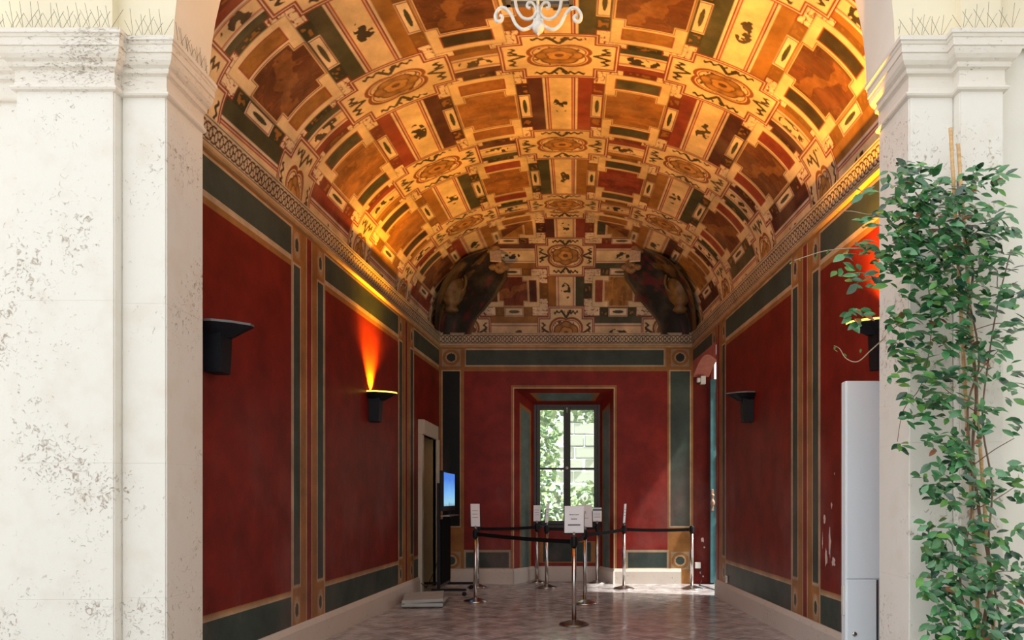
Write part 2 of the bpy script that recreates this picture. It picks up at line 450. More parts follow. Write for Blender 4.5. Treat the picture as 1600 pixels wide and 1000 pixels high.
def fresco(a, b, bp, kind, scale=(1.4, 1.67)):
    """the painted grid: a runs across the vault, b along it; a rosette sits on every whole number"""
    n = a.size
    col = np.tile(CREAM, (n, 1))
    ia = np.floor(a).astype(int); ib = np.floor(b).astype(int)
    fa = a - ia; fb = b - ib
    ca = np.abs(fa - .5); cb = np.abs(fb - .5)
    da = .5 - ca; db = .5 - cb
    na = a - np.round(a); nb = b - np.round(b)
    xa = a * scale[0]; xb = b * scale[1]             # metres
    LW = 0.0135
    wa = LW / scale[0]; wb = LW / scale[1]
    def put(mask, c): col[mask] = c
    def edge(mask_fn, c):
        pass
    # per-cell colours
    ringc = np.tile(OCHRE, (n, 1)); picc = np.tile(BROWN, (n, 1)); strc = np.tile(OCHRE, (n, 1))
    for (i, j), (r, p, s) in cell_tables(kind).items():
        m = (ia == i) & (ib == j)
        ringc[m] = r; picc[m] = p; strc[m] = s
    nz = fbm(xa * 9, xb * 9, 3)
    nz2 = fbm(xa * 26, xb * 26, 5)
    scr = vnoise(xa * 34 + 3 * nz, xb * 34, 9)
    # ring of the cell
    ring = (da > bp['la']) & (db > bp['lb'])
    col[ring] = ringc[ring] * (0.8 + 0.45 * nz[ring])[:, None]
    # pale outline of ring
    e = ring & ((da < bp['la'] + wa * .7) | (db < bp['lb'] + wb * .7)); put(e, LIGHTLINE)
    # pale specks in the ring
    spk = ring & (da < bp['ra']) & (np.hypot((da - (bp['la'] + bp['ra']) / 2) * scale[0], (cb - .33) * scale[1]) < .022)
    put(spk, OCHRE * 1.3)
    spk = ring & (db < bp['rb']) & (np.hypot((db - (bp['lb'] + bp['rb']) / 2) * scale[1], (ca - .27) * scale[0]) < .018)
    put(spk, OCHRE * 1.3)
    pu = ca / (.5 - bp['pa']); pv = cb / (.5 - bp['pb'])
    # second band: corner brackets, tassel boxes, dark blocks
    band_a = ring & (da > bp['ra']) & (da <= bp['pa']) & (db > bp['rb'])
    band_b = ring & (db > bp['rb']) & (db <= bp['pb']) & (da > bp['ra'])
    box = band_a & (pv < .36) & (da < bp['pa'] - wa)
    ma = (da - bp['ra']) / (bp['pa'] - bp['ra'])
    put(box, CREAM)
    bl = box & ((pv > .32) | (ma < .12) | (ma > .86)); put(bl, LINE * 1.2)
    bl = box & ((pv > .34) | (ma < .05)); put(bl, LIGHTLINE)
    ov = box & (((ma - .5) / .17) ** 2 + (pv / .21) ** 2 < 1 + .5 * (nz2 - .5)); put(ov, GREEN * .9)
    gap = band_a & (pv >= .36) & (pv < .68)
    col[gap] = ringc[gap] * .68
    gm = gap & (np.abs(ma - .5) < .34) & (np.abs(pv - .52) < .1) & (scr > .6); put(gm, OCHRE * .9)
    Lm = (band_a & (pv >= .68)) | (band_b & (pu >= .46)) | (ring & (da > bp['ra']) & (da <= bp['pa']) & (db > bp['rb']) & (db <= bp['pb']))
    put(Lm, CREAM)
    mb = (db - bp['rb']) / (bp['pb'] - bp['rb'])
    le = Lm & ((da < bp['ra'] + wa) | (db < bp['rb'] + wb) | (band_a & (pv < .71)) | (band_b & (pu < .5))); put(le, LINE)
    ls = Lm & ~le & (np.abs(np.sin(xa * 52 + 5 * nz) * np.cos(xb * 46 + 6 * nz2)) < .13) & (scr > .35); put(ls, LINE * 1.2)
    blk = band_b & (pu < .46); col[blk] = ringc[blk] * .6
    bm_ = blk & (pu < .32) & (np.abs(mb - .5) < .3) & (scr > .62); put(bm_, OCHRE * .8)
    # panel
    pan = ring & (da > bp['pa']) & (db > bp['pb'])
    col[pan] = CREAM2 * (0.92 + .14 * nz[pan])[:, None]
    pe = pan & ((da < bp['pa'] + wa * .7) | (db < bp['pb'] + wb * .7)); put(pe, CREAM2 * .55)
    st = pan & (pv > .62) & (pv < .87) & (pu < .66)
    col[st] = strc[st] * (.75 + .55 * nz2[st])[:, None]
    so = pan & (pv > .60) & (pv < .89) & (pu < .70) & ~st; put(so, LINE * 1.5)
    p1 = pan & (((pv < .53) & (pu < .62)) | ((pv < .37) & (pu < .92)))
    po = pan & (((pv < .56) & (pu < .67)) | ((pv < .40) & (pu < .97))) & ~p1; put(po, LINE * 1.2)
    po2 = pan & (((pv < .545) & (pu < .645)) | ((pv < .385) & (pu < .945))) & ~p1; put(po2, CREAM2)
    shade = fbm(xa * 7 + 2 * nz, xb * 12, 21, 4)
    fold = np.abs(fbm(xa * 5 + 1.5 * nz, xb * 9, 63, 3) - .5) * 2
    col[p1] = picc[p1] * (.30 + 1.0 * shade[p1] + 0.45 * (fold[p1] < .05) + .5 * fold[p1])[:, None]
    # a pale bent smudge in the darker pictures
    sg = p1 & (np.hypot((pu - .0), (pv - .1)) < .8) & (np.abs((fa - .5) * 3.2 + .25 * np.sin((fb - .5) * 9) + .5 * (nz - .5)) < .17) & (np.abs(fb - .5) < .17) & (picc[:, 0] < .15)
    col[sg] = col[sg] * .5 + np.array((.30, .13, .04)) * (.5 + .7 * nz2[sg])[:, None] * .6
    # strips between the rosettes
    def strip(d, half, line, w, along, cross, sc_along, sc_cross):
        s = np.abs(d) < line
        put(s, LIGHTLINE)
        x = np.abs(d)
        put(s & (x > line - w * 1.1), LIGHTLINE)
        put(s & (x < line - w * .9) & (x > half), LINE * 1.3)
        put(s & (x < half + .3 * (line - half)) & (x > half - w * .2), LIGHTLINE * .8)
        inn = x < half
        col[inn] = CREAM2 * (0.9 + .2 * nz[inn])[:, None]
        put(inn & (x > half - w * .8), LINE * 2.2)
        r = np.hypot((along - .5) * sc_along / .15, cross * sc_cross / .075)
        put(inn & (r < 1) & (fbm(xa * 20, xb * 20, 31 + int(sc_along * 10), 2) + .12 * (1 - r) > .56), INK)
    strip(na, bp['sa'], bp['la'], wa, fb, na, scale[1], scale[0])
    onb = np.abs(nb) < bp['lb']
    keep = col.copy()
    strip(nb, bp['sb'], bp['lb'], wb, fa, nb, scale[0], scale[1])
    # rosette plaques
    (f1a, f1b), (f2a, f2b) = bp['f1'], bp['f2']
    aa = np.abs(na); ab = np.abs(nb)
    def plaque(g):
        return ((aa < f1a + g * wa) & (ab < f1b + g * wb)) | ((aa < f2a + g * wa) & (ab < f2b + g * wb))
    put(plaque(2.6), LINE * 1.3); put(plaque(1.5), LIGHTLINE); put(plaque(.8), LINE * 1.3)
    fr = plaque(-.5)
    col[fr] = CREAM2 * (0.92 + .16 * nz[fr])[:, None]
    ra_, rb_ = bp['r']
    u = na / ra_; v = nb / rb_
    r = np.hypot(u, v); th = np.arctan2(v, u)
    R = .80 + .22 * np.abs(np.sin(2 * th)) ** .8
    put(fr & (np.abs(r - R) < .065), np.array((.22, .07, .025)))
    put(fr & (np.abs(r - R + .13) < .025), LINE * 1.4)
    ins = fr & (r < R - .16) & (r > .5) & (scr > .74); put(ins, INK * 1.5)
    P = .62 * (1 + .14 * np.abs(np.cos(3 * th)))
    pet = fr & (r < P)
    tone = .55 + .5 * np.abs(np.cos(3 * th)) * (r / .6) + .5 * (nz - .5)
    col[pet] = np.array((.37, .19, .055)) * tone[pet][:, None]
    put(fr & (np.abs(r - P) < .04), np.array((.16, .06, .02)))
    pin = fr & (r < .34 * (1 + .2 * np.abs(np.cos(2.5 * th + .6)))); col[pin] = np.array((.40, .21, .065)) * (1.0 + .5 * (nz2[pin] - .3))[:, None]
    put(fr & (np.abs(r - .34 * (1 + .2 * np.abs(np.cos(2.5 * th + .6)))) < .03), np.array((.17, .07, .025)))
    put(fr & (r < .14), BROWN)
    # leafy darts on the four arms
    out = fr & (r > R + .07)
    fa_ = max(f1a, f2a); fb_ = max(f1b, f2b)
    ta = aa / fa_; tb = ab / fb_
    v1 = out & (np.abs(ab / rb_ - (ta - .62) * 1.0 * .9) < .07) & (ab / rb_ < .3) & (ta > .6) & (ta < .93); put(v1, INK)
    v2 = out & (np.abs(aa / ra_ - (tb - .60) * .9) < .07) & (aa / ra_ < .3) & (tb > .58) & (tb < .93); put(v2, INK)
    k1 = out & (ta > .74) & (ta < .92) & (np.abs(ta - .83 + .045 * np.sin(nb * scale[1] * 95)) < .03 + .035 * nz2) & (nz > .3) & (ab < .75 * (f1b if f1a >= f2a else f2b)) & (ab > .012); put(k1, INK)
    k2 = out & (tb > .74) & (tb < .94) & (np.abs(tb - .85 + .045 * np.sin(na * scale[0] * 85)) < .03 + .035 * nz2) & (nz > .3) & (aa < .75 * (f1a if f1b >= f2b else f2a)) & (aa > .012); put(k2, INK)
    # age: fine mottling
    col *= (0.86 + .28 * fbm(xa * 4, xb * 4, 77, 4))[:, None]
    return col

def fresco_smooth(A, B, bp, kind, scale=(1.4, 1.67)):
    """brush edges softened: four samples per grid cell"""
    gA = np.abs(np.gradient(A)[1]) + np.abs(np.gradient(A)[0]); gB = np.abs(np.gradient(B)[0]) + np.abs(np.gradient(B)[1])
    C = 0
    for i, j in ((-.33, -.12), (.12, -.33), (.33, .12), (-.12, .33)):
        C = C + fresco((A + i * gA).ravel(), (B + j * gB).ravel(), bp, kind, scale)
    return (C / 4).reshape(A.shape + (3,))

# arc length along the half profile (0 at the crown .. 2 at the springing)
_t = np.linspace(0, math.pi / 2, 2001)
def profile(th, h, rise, n):
    return h * np.sign(th) * np.abs(np.sin(th)) ** (2 / n), rise * np.abs(np.cos(th)) ** (2 / n)
_px, _pz = profile(_t, 2.25, RISE, 2.0)
_L = np.concatenate([[0], np.cumsum(np.hypot(np.diff(_px), np.diff(_pz)))])
_L = 2 * _L / _L[-1]
def a_to_th(a): return np.sign(a) * np.interp(np.abs(a), _L, _t)

def vault_point(th, y):
    s = y / D
    t = np.clip((.545 - s) / .12, 0, 1)
    xl = XL(s) - .1 * t; xr = XR(s) + 0 * t
    rise = RISE + .075 * t; nn = 2 + .16 * t
    c = (xl + xr) / 2; h = (xr - xl) / 2
    x = c + h * np.sign(th) * np.abs(np.sin(th)) ** (2 / nn)
    z = SPRING + rise * np.abs(np.cos(th)) ** (2 / nn)
    return x, z

# ------------------------------------------------------------------ floor
ceiling = empty('ceiling', (0, 0, 0)); ceiling['kind'] = 'structure'
ceiling['label'] = 'painted barrel vault with a grid of rosettes and panels lit orange'

fl = MB(); fl.box(-3.6, 3.4, Y_IN - .6, 13.2, -.25, -.012)
floor = fl.build('floor', M_mortar); floor['kind'] = 'structure'
floor['label'] = 'worn waxed brick floor with pale reflections'
gr = MB(); gr.box(-40, 40, -40, 4.44, -.25, -.014)
ground = gr.build('ground', M_ground); ground['kind'] = 'structure'

def brick_mesh(L, W):
    mb = MB(); b = .004
    x, y = L / 2 - .0016, W / 2 - .0016
    vs = [(-x, -y, -.03), (x, -y, -.03), (x, y, -.03), (-x, y, -.03), (-x, -y, -b), (x, -y, -b), (x, y, -b), (-x, y, -b),
          (-x + b, -y + b, 0), (x - b, -y + b, 0), (x - b, y - b, 0), (-x + b, y - b, 0)]
    fs = [(8, 9, 10, 11)] + [(i, (i + 1) % 4, 4 + (i + 1) % 4, 4 + i) for i in range(4)] + [(4 + i, 4 + (i + 1) % 4, 8 + (i + 1) % 4, 8 + i) for i in range(4)]
    return vs, fs
BV, BF = brick_mesh(.29, .145)
bme = MB(); bme.add(BV, BF); BRICK = bme.mesh('brick', M_brick)
spots = []
W_ = .145
# a herringbone tiling of 2x1 bricks on a unit grid
for gx in range(-60, 60):
    for gy in range(-60, 60):
        k = (gx - gy) % 4
        if k == 0: c = (gx + 1.0, gy + .5, 0)          # lies along x, covers (gx,gy),(gx+1,gy)
        elif k == 3: c = (gx + .5, gy + 1.0, 1)          # stands along y, covers (gx,gy),(gx,gy+1)
        else: continue
        x, y = c[0] * W_, c[1] * W_
        a = math.radians(45)
        X = x * math.cos(a) - y * math.sin(a); Y = x * math.sin(a) + y * math.cos(a) + 9.0
        if not (Y_IN - .35 < Y < 12.25): continue
        s = Y / D
        lo, hi = XL(min(s, 1)) - .12, XR(min(s, 1)) + (.12 if s < .87 else .5)
        if lo < X < hi: spots.append((X, Y, a + c[2] * math.pi / 2))
spots.sort(key=lambda p: p[1])
vis = [p for p in spots if p[1] > 7.1]
single = set(map(id, vis[:290]))
rest = MB()
for p in spots:
    M = Matrix.Translation((p[0], p[1], random.uniform(-.0025, .0))) @ Matrix.Rotation(p[2], 4, 'Z') @ Matrix.Rotation(random.gauss(0, .006), 4, 'X') @ Matrix.Rotation(random.gauss(0, .004), 4, 'Y')
    if id(p) in single:
        o = link('brick', BRICK, floor); o.matrix_local = M
    else:
        rest.add([M @ Vector(v) for v in BV], BF)
ro = rest.build('brick_paving', M_brick, floor); ro['kind'] = 'stuff'

# ------------------------------------------------------------------ vault
print('bricks', len(spots))
def row_of(y):           # the first bay behind the arch is shorter than the others
    return np.where(y < 6.6, (y - 6.6) / 1.38, (y - 6.6) / P_LEN)
def build_barrel():
    ss = [(Y_IN - .03) / D]
    while ss[-1] < Y0 / D: ss.append(ss[-1] + .95 * ss[-1] ** 2 / 400)
    ss[-1] = Y0 / D
    y = np.array(ss) * D
    av = np.linspace(-2, 2, 921)
    A, Y = np.meshgrid(av, y)
    th = a_to_th(A)
    x, z = vault_point(th, Y)
    C = fresco_smooth(A, row_of(Y), BP_BARREL, 'barrel')
    o = grid_mesh('barrel_vault', np.stack([x, Y, z], -1), C, M_fresco, ceiling)
    return o
build_barrel()
TH_END = math.pi / 2
def hip_a(y):           # where the hip line cuts the profile, as arc coordinate
    u = np.clip((y - Y0) / (D - Y0), 0, 1)
    return np.interp(np.arcsin(u), _t, _L)
for side in (-1, 1):
    y = np.linspace(Y0, D, 130)
    w = np.linspace(0, 1, 260)
    Wg, Y = np.meshgrid(w, y)
    a0 = hip_a(Y)
    A = side * (2 - (1 - Wg) * (2 - a0)) if False else side * (a0 + Wg * (2 - a0))
    th = a_to_th(A)
    x, z = vault_point(th, Y)
    C = fresco_smooth(A, row_of(Y), BP_BARREL, 'barrel')
    grid_mesh('vault_flank', np.stack([x, Y, z], -1), C, M_fresco, ceiling)
# hipped end: rows climb from the crown line to the end wall
av = np.linspace(0, 2, 330)
w = np.linspace(-1, 1, 560)
Wg, A = np.meshgrid(w, av)
th = np.interp(A, _L, _t)
Y = Y0 + (D - Y0) * np.sin(th)
u = np.sin(th)
s = Y / D
c = (XL(s) + XR(s)) / 2; h = (XR(s) - XL(s)) / 2
x = c + h * u * Wg
z = SPRING + RISE * np.cos(th)
C = fresco_smooth(A, (x - c) / 1.70, BP_COVE, 'cove', (1.36, 1.70))
grid_mesh('hipped_end', np.stack([x, Y, z], -1), C, M_fresco, ceiling)

# ------------------------------------------------------------------ painted walls
W_RED = np.array((0.165, 0.0135, 0.009)); W_GREEN = np.array((0.045, 0.063, 0.055)); W_BLACK = np.array((0.006, 0.008, 0.008))
W_OCH = np.array((0.30, 0.135, 0.042)); W_CRM = np.array((0.46, 0.33, 0.21)); W_STRIP = np.array((0.19, 0.026, 0.022))

def axis(lo, hi, marks, fine=(), step=.25, eps=.0016, fstep=.011):
    v = list(np.arange(lo, hi, step)) + [lo, hi]
    for m in marks:
        if lo < m < hi: v += [m - eps, m + eps]
    for (a, b) in fine: v += list(np.arange(max(a, lo), min(b, hi), fstep))
    v = np.array(sorted(v))
    keep = np.concatenate([[True], np.diff(v) > 4e-4])
    return v[keep]

Hb = dict(base=-110, lo=-84, lo2=-79, hi=199, hi2=206, g0=208.5, g1=232, o=236, fr=240)

def box_ring(col, m0, u, v, uc, vc, ru, rv, outer, inner=W_GREEN):
    """ring medallion painted in a framed square"""
    r = np.hypot((u - uc) / ru, (v - vc) / rv)
    col[m0 & (r < 1)] = outer
    col[m0 & (r < .66)] = W_CRM
    col[m0 & (r < .52)] = inner

def side_wall(name, right):
    ctr = (.5915, .8635) if right else (.5789, .8455)
    offs = [-.0318, -.029, -.0275, -.0165, -.0150, -.0055, -.0042, .0042, .0055, .0150, .0165, .0275, .029, .0318]
    marks = [D * (c + o) for c in (ctr[0] - .2666,) + ctr for o in offs]
    fine = [(D * (c + a), D * (c + b)) for c in ctr for a, b in ((-.029, -.015), (.015, .029))]
    zm = [H(v) for v in (Hb['base'], -108, -86, Hb['lo'], Hb['lo2'], -76, -74, 197, Hb['hi'], 202, 204, Hb['hi2'], Hb['g0'], Hb['g1'], 234, Hb['o'])]
    zf = [(H(-110), H(-83)), (H(206), H(236))]
    y_end = D if not right else 10.50
    hole = None
    if not right:
        hole = (10.86, 11.72, -1, H(90))          # doorway
        marks += [hole[0], hole[1]]; zm.append(hole[3])
    ys = axis(4.95, D, marks + ([10.50] if right else []), fine)
    zs = axis(-.02, SPRING + .03, zm + ([3.62] if right else []), zf)
    Y, Z = np.meshgrid(ys, zs)
    s = Y / D
    x = XR(s) if right else XL(s)
    y = Y.ravel() / D; h = (Z.ravel() - EYE) * K
    col = np.tile(W_RED, (y.size, 1))
    def put(m, c): col[m] = c
    # bay fields
    g = np.full(y.size, 9.0)
    for c in (ctr[0] - .2666,) + ctr: g = np.where(np.abs(y - c) < np.abs(g), y - c, g)
    pil = np.abs(g) < .0318
    put((h > Hb['hi']) & ~pil, W_OCH); put((h > 204) & ~pil, W_CRM); put((h > Hb['g0']) & ~pil, W_GREEN); put((h > Hb['g1']) & ~pil, W_CRM); put((h > 234), W_OCH)
    put((h < Hb['lo2']) & ~pil, W_OCH); put((h < -82) & ~pil, W_CRM); put((h < Hb['lo']) & ~pil, W_GREEN)
    put(pil, W_OCH)
    ag = np.abs(g)
    put(pil & (ag > .029), W_CRM * .85)
    body = pil & (h > -77) & (h < 204)
    put(body & (ag < .029) & (ag > .015), W_CRM)
    put(body & (ag < .0275) & (ag > .0165) & (h > -75) & (h < 202), W_GREEN)
    rs = pil & (ag < .0055); put(rs, W_CRM); put(pil & (ag < .0042), W_STRIP)
    put(h > 234, W_OCH)
    for c in (ctr[0] - .2666,) + ctr:
        for sg in (-1, 1):
            uc = c + sg * .022
            for vc in (220.5, -97):
                m = (np.abs(y - uc) < .0062) & (np.abs(h - vc) < 12.5)
                put(m, W_OCH * 1.25)
                box_ring(col, m, y, h, uc, vc, .0058, 11.5, W_CRM * .8)
    put((h > 234), W_OCH); put(h < -109, W_CRM * .8)
    keep = None
    cy = (Y[:-1, :-1] + Y[1:, 1:]) / 2; cz = (Z[:-1, :-1] + Z[1:, 1:]) / 2
    if right: keep = ~((cy > 10.50) & (cz < 3.62))
    else: keep = ~((cy > hole[0]) & (cy < hole[1]) & (cz < hole[3]))
    P = np.stack([x, Y, Z], -1)
    o = grid_mesh(name, P, col.reshape(Y.shape + (3,)), M_wall, None, keep, flip=not right, smooth=False)
    o['kind'] = 'structure'
    o['label'] = 'red painted %s wall divided by pairs of green strips' % ('right' if right else 'left')
    return o
wall_left = side_wall('wall_left', False)
wall_right = side_wall('wall_right', True)

# end wall with the window opening
WX0, WX1, WZ0, WZ1 = (803 - 900) / K, (959 - 900) / K, H(-133), H(172)
def end_wall():
    u_m = [-214, -208, -206, -182, -178, -174.5, 143, 146, 149, 176, 178.5, 183, -172, 137, -171, 136, -175, -101.5, -98.5, -97, 59, 60.5, 63.5,
           -177, -176, -102, -105, 78, 81, 142, 145, 147.5, 178, -181.5, -208.5, -183.3, -210.3, 145.7, 179.8, 80, -104, 182]
    v_m = [-110, -109, -108, -86, -83, -82, -80, -79, 199, 206, 208.5, 232, 234.5, 236, 240, 172, 173.5, 177, -43, -45, -84, 201, 204]
    us = axis(-214, 183 + 30, [], ())
    us = axis(-214 / K, (183 + 28) / K, [v / K for v in u_m], [(-212 / K, -178 / K), (146 / K, 181 / K)])
    zs = axis(-.02, SPRING + .03, [H(v) for v in v_m], [(H(-110), H(-80)), (H(206), H(236))])
    X, Z = np.meshgrid(us, zs)
    u = X.ravel() * K; h = (Z.ravel() - EYE) * K
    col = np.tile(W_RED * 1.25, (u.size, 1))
    def put(m, c): col[m] = c
    put(h > 199, W_OCH); put((h > 206) & (u > -174) & (u < 139), W_CRM)
    put((h > 208.5) & (h < 232) & (u > -172) & (u < 137), W_GREEN); put(h > 234.5, W_OCH)
    # corner strips
    for (a, b, c, d, gr) in ((-214, -208.5, -181.5, -175, W_BLACK), (143, 147.5, 178, 183, W_GREEN * 1.1)):
        m = (u >= a) & (u < d + .01) & (h < 234.5); put(m, W_OCH)
        m2 = (u > b - 1.8) & (u < c + 1.8) & (h > -45) & (h < 201); put(m2, W_CRM)
        m3 = (u > b) & (u < c) & (h > -43) & (h < 199); put(m3, gr)
        for vc, rv in ((220.5, 12.5), (-97, 13)):
            uc = (b + c) / 2
            mm = (np.abs(u - uc) < 14.5) & (np.abs(h - vc) < rv + 1); put(mm, W_CRM * .75)
            box_ring(col, mm, u, h, uc, vc, 13.5, rv, W_OCH, W_GREEN * (.5 if vc > 0 else 1))
    # dado panels
    put((h < -79) & (u > -175) & (u < 143), W_RED * .9)
    for a, b in ((-175, -102), (78, 145)):
        put((u > a) & (u < b) & (h < -80) & (h > -111), W_CRM * .8)
        put((u > a + 3) & (u < b - 3) & (h < -84) & (h > -108), W_GREEN)
    # window surround
    m = (u > -101.5) & (u < 63.5) & (h < 177); put(m, W_OCH)
    m = (u > -98.5) & (u < 60.5) & (h < 173.5); put(m, W_CRM * 1.2)
    put((u > 183), W_RED * .75)
    cx = (X[:-1, :-1] + X[1:, 1:]) / 2; cz = (Z[:-1, :-1] + Z[1:, 1:]) / 2
    keep = ~((cx > WX0) & (cx < WX1) & (cz < WZ1))
    P = np.stack([X, np.full_like(X, D), Z], -1)
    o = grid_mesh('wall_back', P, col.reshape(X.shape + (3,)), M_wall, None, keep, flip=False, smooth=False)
    o['kind'] = 'structure'; o['label'] = 'red painted end wall with framed window niche'
    return o
wall_back = end_wall()

# niche of the window: splayed jambs, soffit, panel wall under the window
NY = D + .45; sN = NY / D
NX0, NX1, NZ1 = (834 - 900) * sN / K, (938 - 900) * sN / K, EYE + 147 * sN / K
NSILL = EYE - 46 * sN / K
def quad_panel(name, c00, c10, c11, c01, bands, parent, green, flip=False, n=(60, 60)):
    """flat painted quad; bands: margins (u0,u1,v0,v1) of the green field"""
    u0, u1, v0, v1 = bands
    e = .004
    us = sorted([0, 1] + [q + d for q in (u0, u1, u0 - .06, u1 + .06) for d in (-e, e)])
    vs = sorted([0, 1] + [q + d for q in (v0, v1, v0 - .02, v1 + .02) for d in (-e, e)])
    us = np.clip(np.array(us), 0, 1); vs = np.clip(np.array(vs), 0, 1)
    U, V = np.meshgrid(np.unique(us), np.unique(vs))
    c00, c10, c11, c01 = [np.array(c) for c in (c00, c10, c11, c01)]
    P = (c00[None, None] * ((1 - U) * (1 - V))[..., None] + c10 * (U * (1 - V))[..., None] + c11 * (U * V)[..., None] + c01 * ((1 - U) * V)[..., None])
    u = U.ravel(); v = V.ravel()
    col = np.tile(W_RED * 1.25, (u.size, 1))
    col[(u > u0 - .06) & (u < u1 + .06) & (v > v0 - .02) & (v < v1 + .02)] = W_OCH * 1.1
    col[(u > u0) & (u < u1) & (v > v0) & (v < v1)] = green
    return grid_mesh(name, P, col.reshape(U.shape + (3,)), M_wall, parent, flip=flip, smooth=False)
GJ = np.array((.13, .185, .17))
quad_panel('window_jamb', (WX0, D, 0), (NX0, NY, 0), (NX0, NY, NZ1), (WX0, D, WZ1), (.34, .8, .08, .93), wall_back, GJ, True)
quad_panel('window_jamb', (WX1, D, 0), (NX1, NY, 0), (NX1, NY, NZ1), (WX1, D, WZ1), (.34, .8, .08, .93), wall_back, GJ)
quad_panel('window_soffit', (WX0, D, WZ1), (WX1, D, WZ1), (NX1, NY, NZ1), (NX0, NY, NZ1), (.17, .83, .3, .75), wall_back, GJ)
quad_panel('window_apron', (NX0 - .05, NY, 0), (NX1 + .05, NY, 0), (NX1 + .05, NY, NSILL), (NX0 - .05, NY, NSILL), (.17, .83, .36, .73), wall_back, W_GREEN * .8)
# masonry round the window opening behind the niche
mm = MB()
mm.box(-3.2, NX0, NY - .001, NY + .12, -.02, 4.6); mm.box(NX1, 2.24, NY - .001, NY + .12, -.02, 4.6)
mm.box(NX0, NX1, NY - .001, NY + .12, NZ1, 4.6); mm.box(NX0, NX1, NY + .01, NY + .12, -.02, NSILL)
mm.build('window_masonry', M_redplaster, wall_back)

# window
win = empty('window_1', (0, NY, 0)); win['kind'] = 'structure'
win['label'] = 'tall dark casement window with four panes over greenery'
f = MB(); t = .05
f.bbox(NX0, NX0 + t, .01, .09, NSILL, NZ1); f.bbox(NX1 - t, NX1, .01, .09, NSILL, NZ1)
f.bbox(NX0 + t, NX1 - t, .01, .09, NZ1 - .045, NZ1); f.bbox(NX0 + t, NX1 - t, .01, .09, NSILL, NSILL + .06)
f.build('window_frame', M_frame, win)
gz0, gz1 = NSILL + .06, NZ1 - .045
mid = (NX0 + NX1) / 2
for (a, b) in ((NX0 + t + .002, mid - .002), (mid + .002, NX1 - t - .002)):
    c = MB(); q = .057
    c.bbox(a, a + q, -.015, .05, gz0, gz1); c.bbox(b - q, b, -.015, .05, gz0, gz1)
    zmid = gz0 + (gz1 - gz0) * .475
    c.bbox(a + q, b - q, -.012, .045, gz0, gz0 + .06); c.bbox(a + q, b - q, -.012, .045, gz1 - .05, gz1); c.bbox(a + q, b - q, -.012, .045, zmid - .016, zmid + .016)
    co = c.build('casement', M_frame, win)
    for z0, z1 in ((gz0 + .06, zmid - .016), (zmid + .016, gz1 - .05)):
        g = MB(); g.box(a + q - .004, b - q + .004, .014, .02, z0 - .004, z1 + .004)
        g.build('pane', M_glass, co)
k = MB(); k.bbox(mid - .012, mid + .012, -.05, -.015, gz0 + .2, gz1 - .1, .003); k.sphere((mid, -.055, zmid), .022); k.bbox(mid - .06, mid + .02, -.06, -.04, gz0 + .6, gz0 + .62, .003)
k.build('window_bolt', M_frame, win)
k = MB(); k.sphere((mid, -.07, zmid + .01), .026, n=12); k.build('knob', M_plastic, win)
# baseboards (stone plinths)
def plinth(name, p0, p1, nrm, h=H(-109.5), t=.035, parent=None):
    p0 = Vector(p0); p1 = Vector(p1); nrm = Vector(nrm)
    prof = [(0, -.015), (t, -.015), (t, h - .05), (t - .006, h - .035), (t * .45, h - .005), (t * .3, h), (0, h)]
    vs = []; fs = []; n = len(prof)
    for p in (p0, p1):
        for o_, z in prof: vs.append((p.x + nrm.x * o_, p.y + nrm.y * o_, z))
    fs = [(i, i + n, n + (i + 1) % n, (i + 1) % n) for i in range(n)] + [list(range(n)), list(range(n, 2 * n))[::-1]]
    mb = MB(); mb.add(vs, fs)
    bm = bmesh.new(); me = mb.mesh(name, M_base); bm.from_mesh(me); bmesh.ops.recalc_face_normals(bm, faces=bm.faces); bm.to_mesh(me); bm.free()
    o = link(name, me, parent)
    if parent is None: o['kind'] = 'structure'
    return o
nl = Vector((1, 0, 0)); nr = Vector((-1, 0, 0))
def seg(side, y0, y1, n):
    root = None
    step = (y1 - y0) / n
    X = XL if side == 'left' else XR
    for i in range(n):
        a, b = y0 + i * step + .002, y0 + (i + 1) * step - .002
        o = plinth('baseboard_' + side if root is None else 'stone', (X(a / D), a, 0), (X(b / D), b, 0), nl if side == 'left' else nr, parent=root)
        root = root or o
    return root
bl = seg('left', 4.98, 10.74, 5); bl['label'] = 'pale stone plinth along the left wall'
br = seg('right', 4.98, 10.46, 5); br['label'] = 'pale stone plinth along the right wall'
bb = plinth('baseboard_back', (XL(1), D, 0), (WX0 - .02, D, 0), (0, -1, 0)); bb['label'] = 'pale stone plinth of the end wall'
plinth('stone', (WX1 + .02, D, 0), (XR(1) - .2, D, 0), (0, -1, 0), parent=bb)
jd = Vector((NY - D, -(NX0 - WX0), 0)).normalized()
plinth('stone', (WX0 - .02, D - .035, 0), (NX0, NY, 0), (jd.x, jd.y, 0), parent=bb)
jd = Vector((-(NY - D), -(WX1 - NX1), 0)).normalized()
plinth('stone', (WX1 + .02, D - .035, 0), (NX1, NY, 0), (jd.x, jd.y, 0), parent=bb)
plinth('stone', (NX0 + .03, NY, 0), (NX1 - .03, NY, 0), (0, -1, 0), parent=bb)

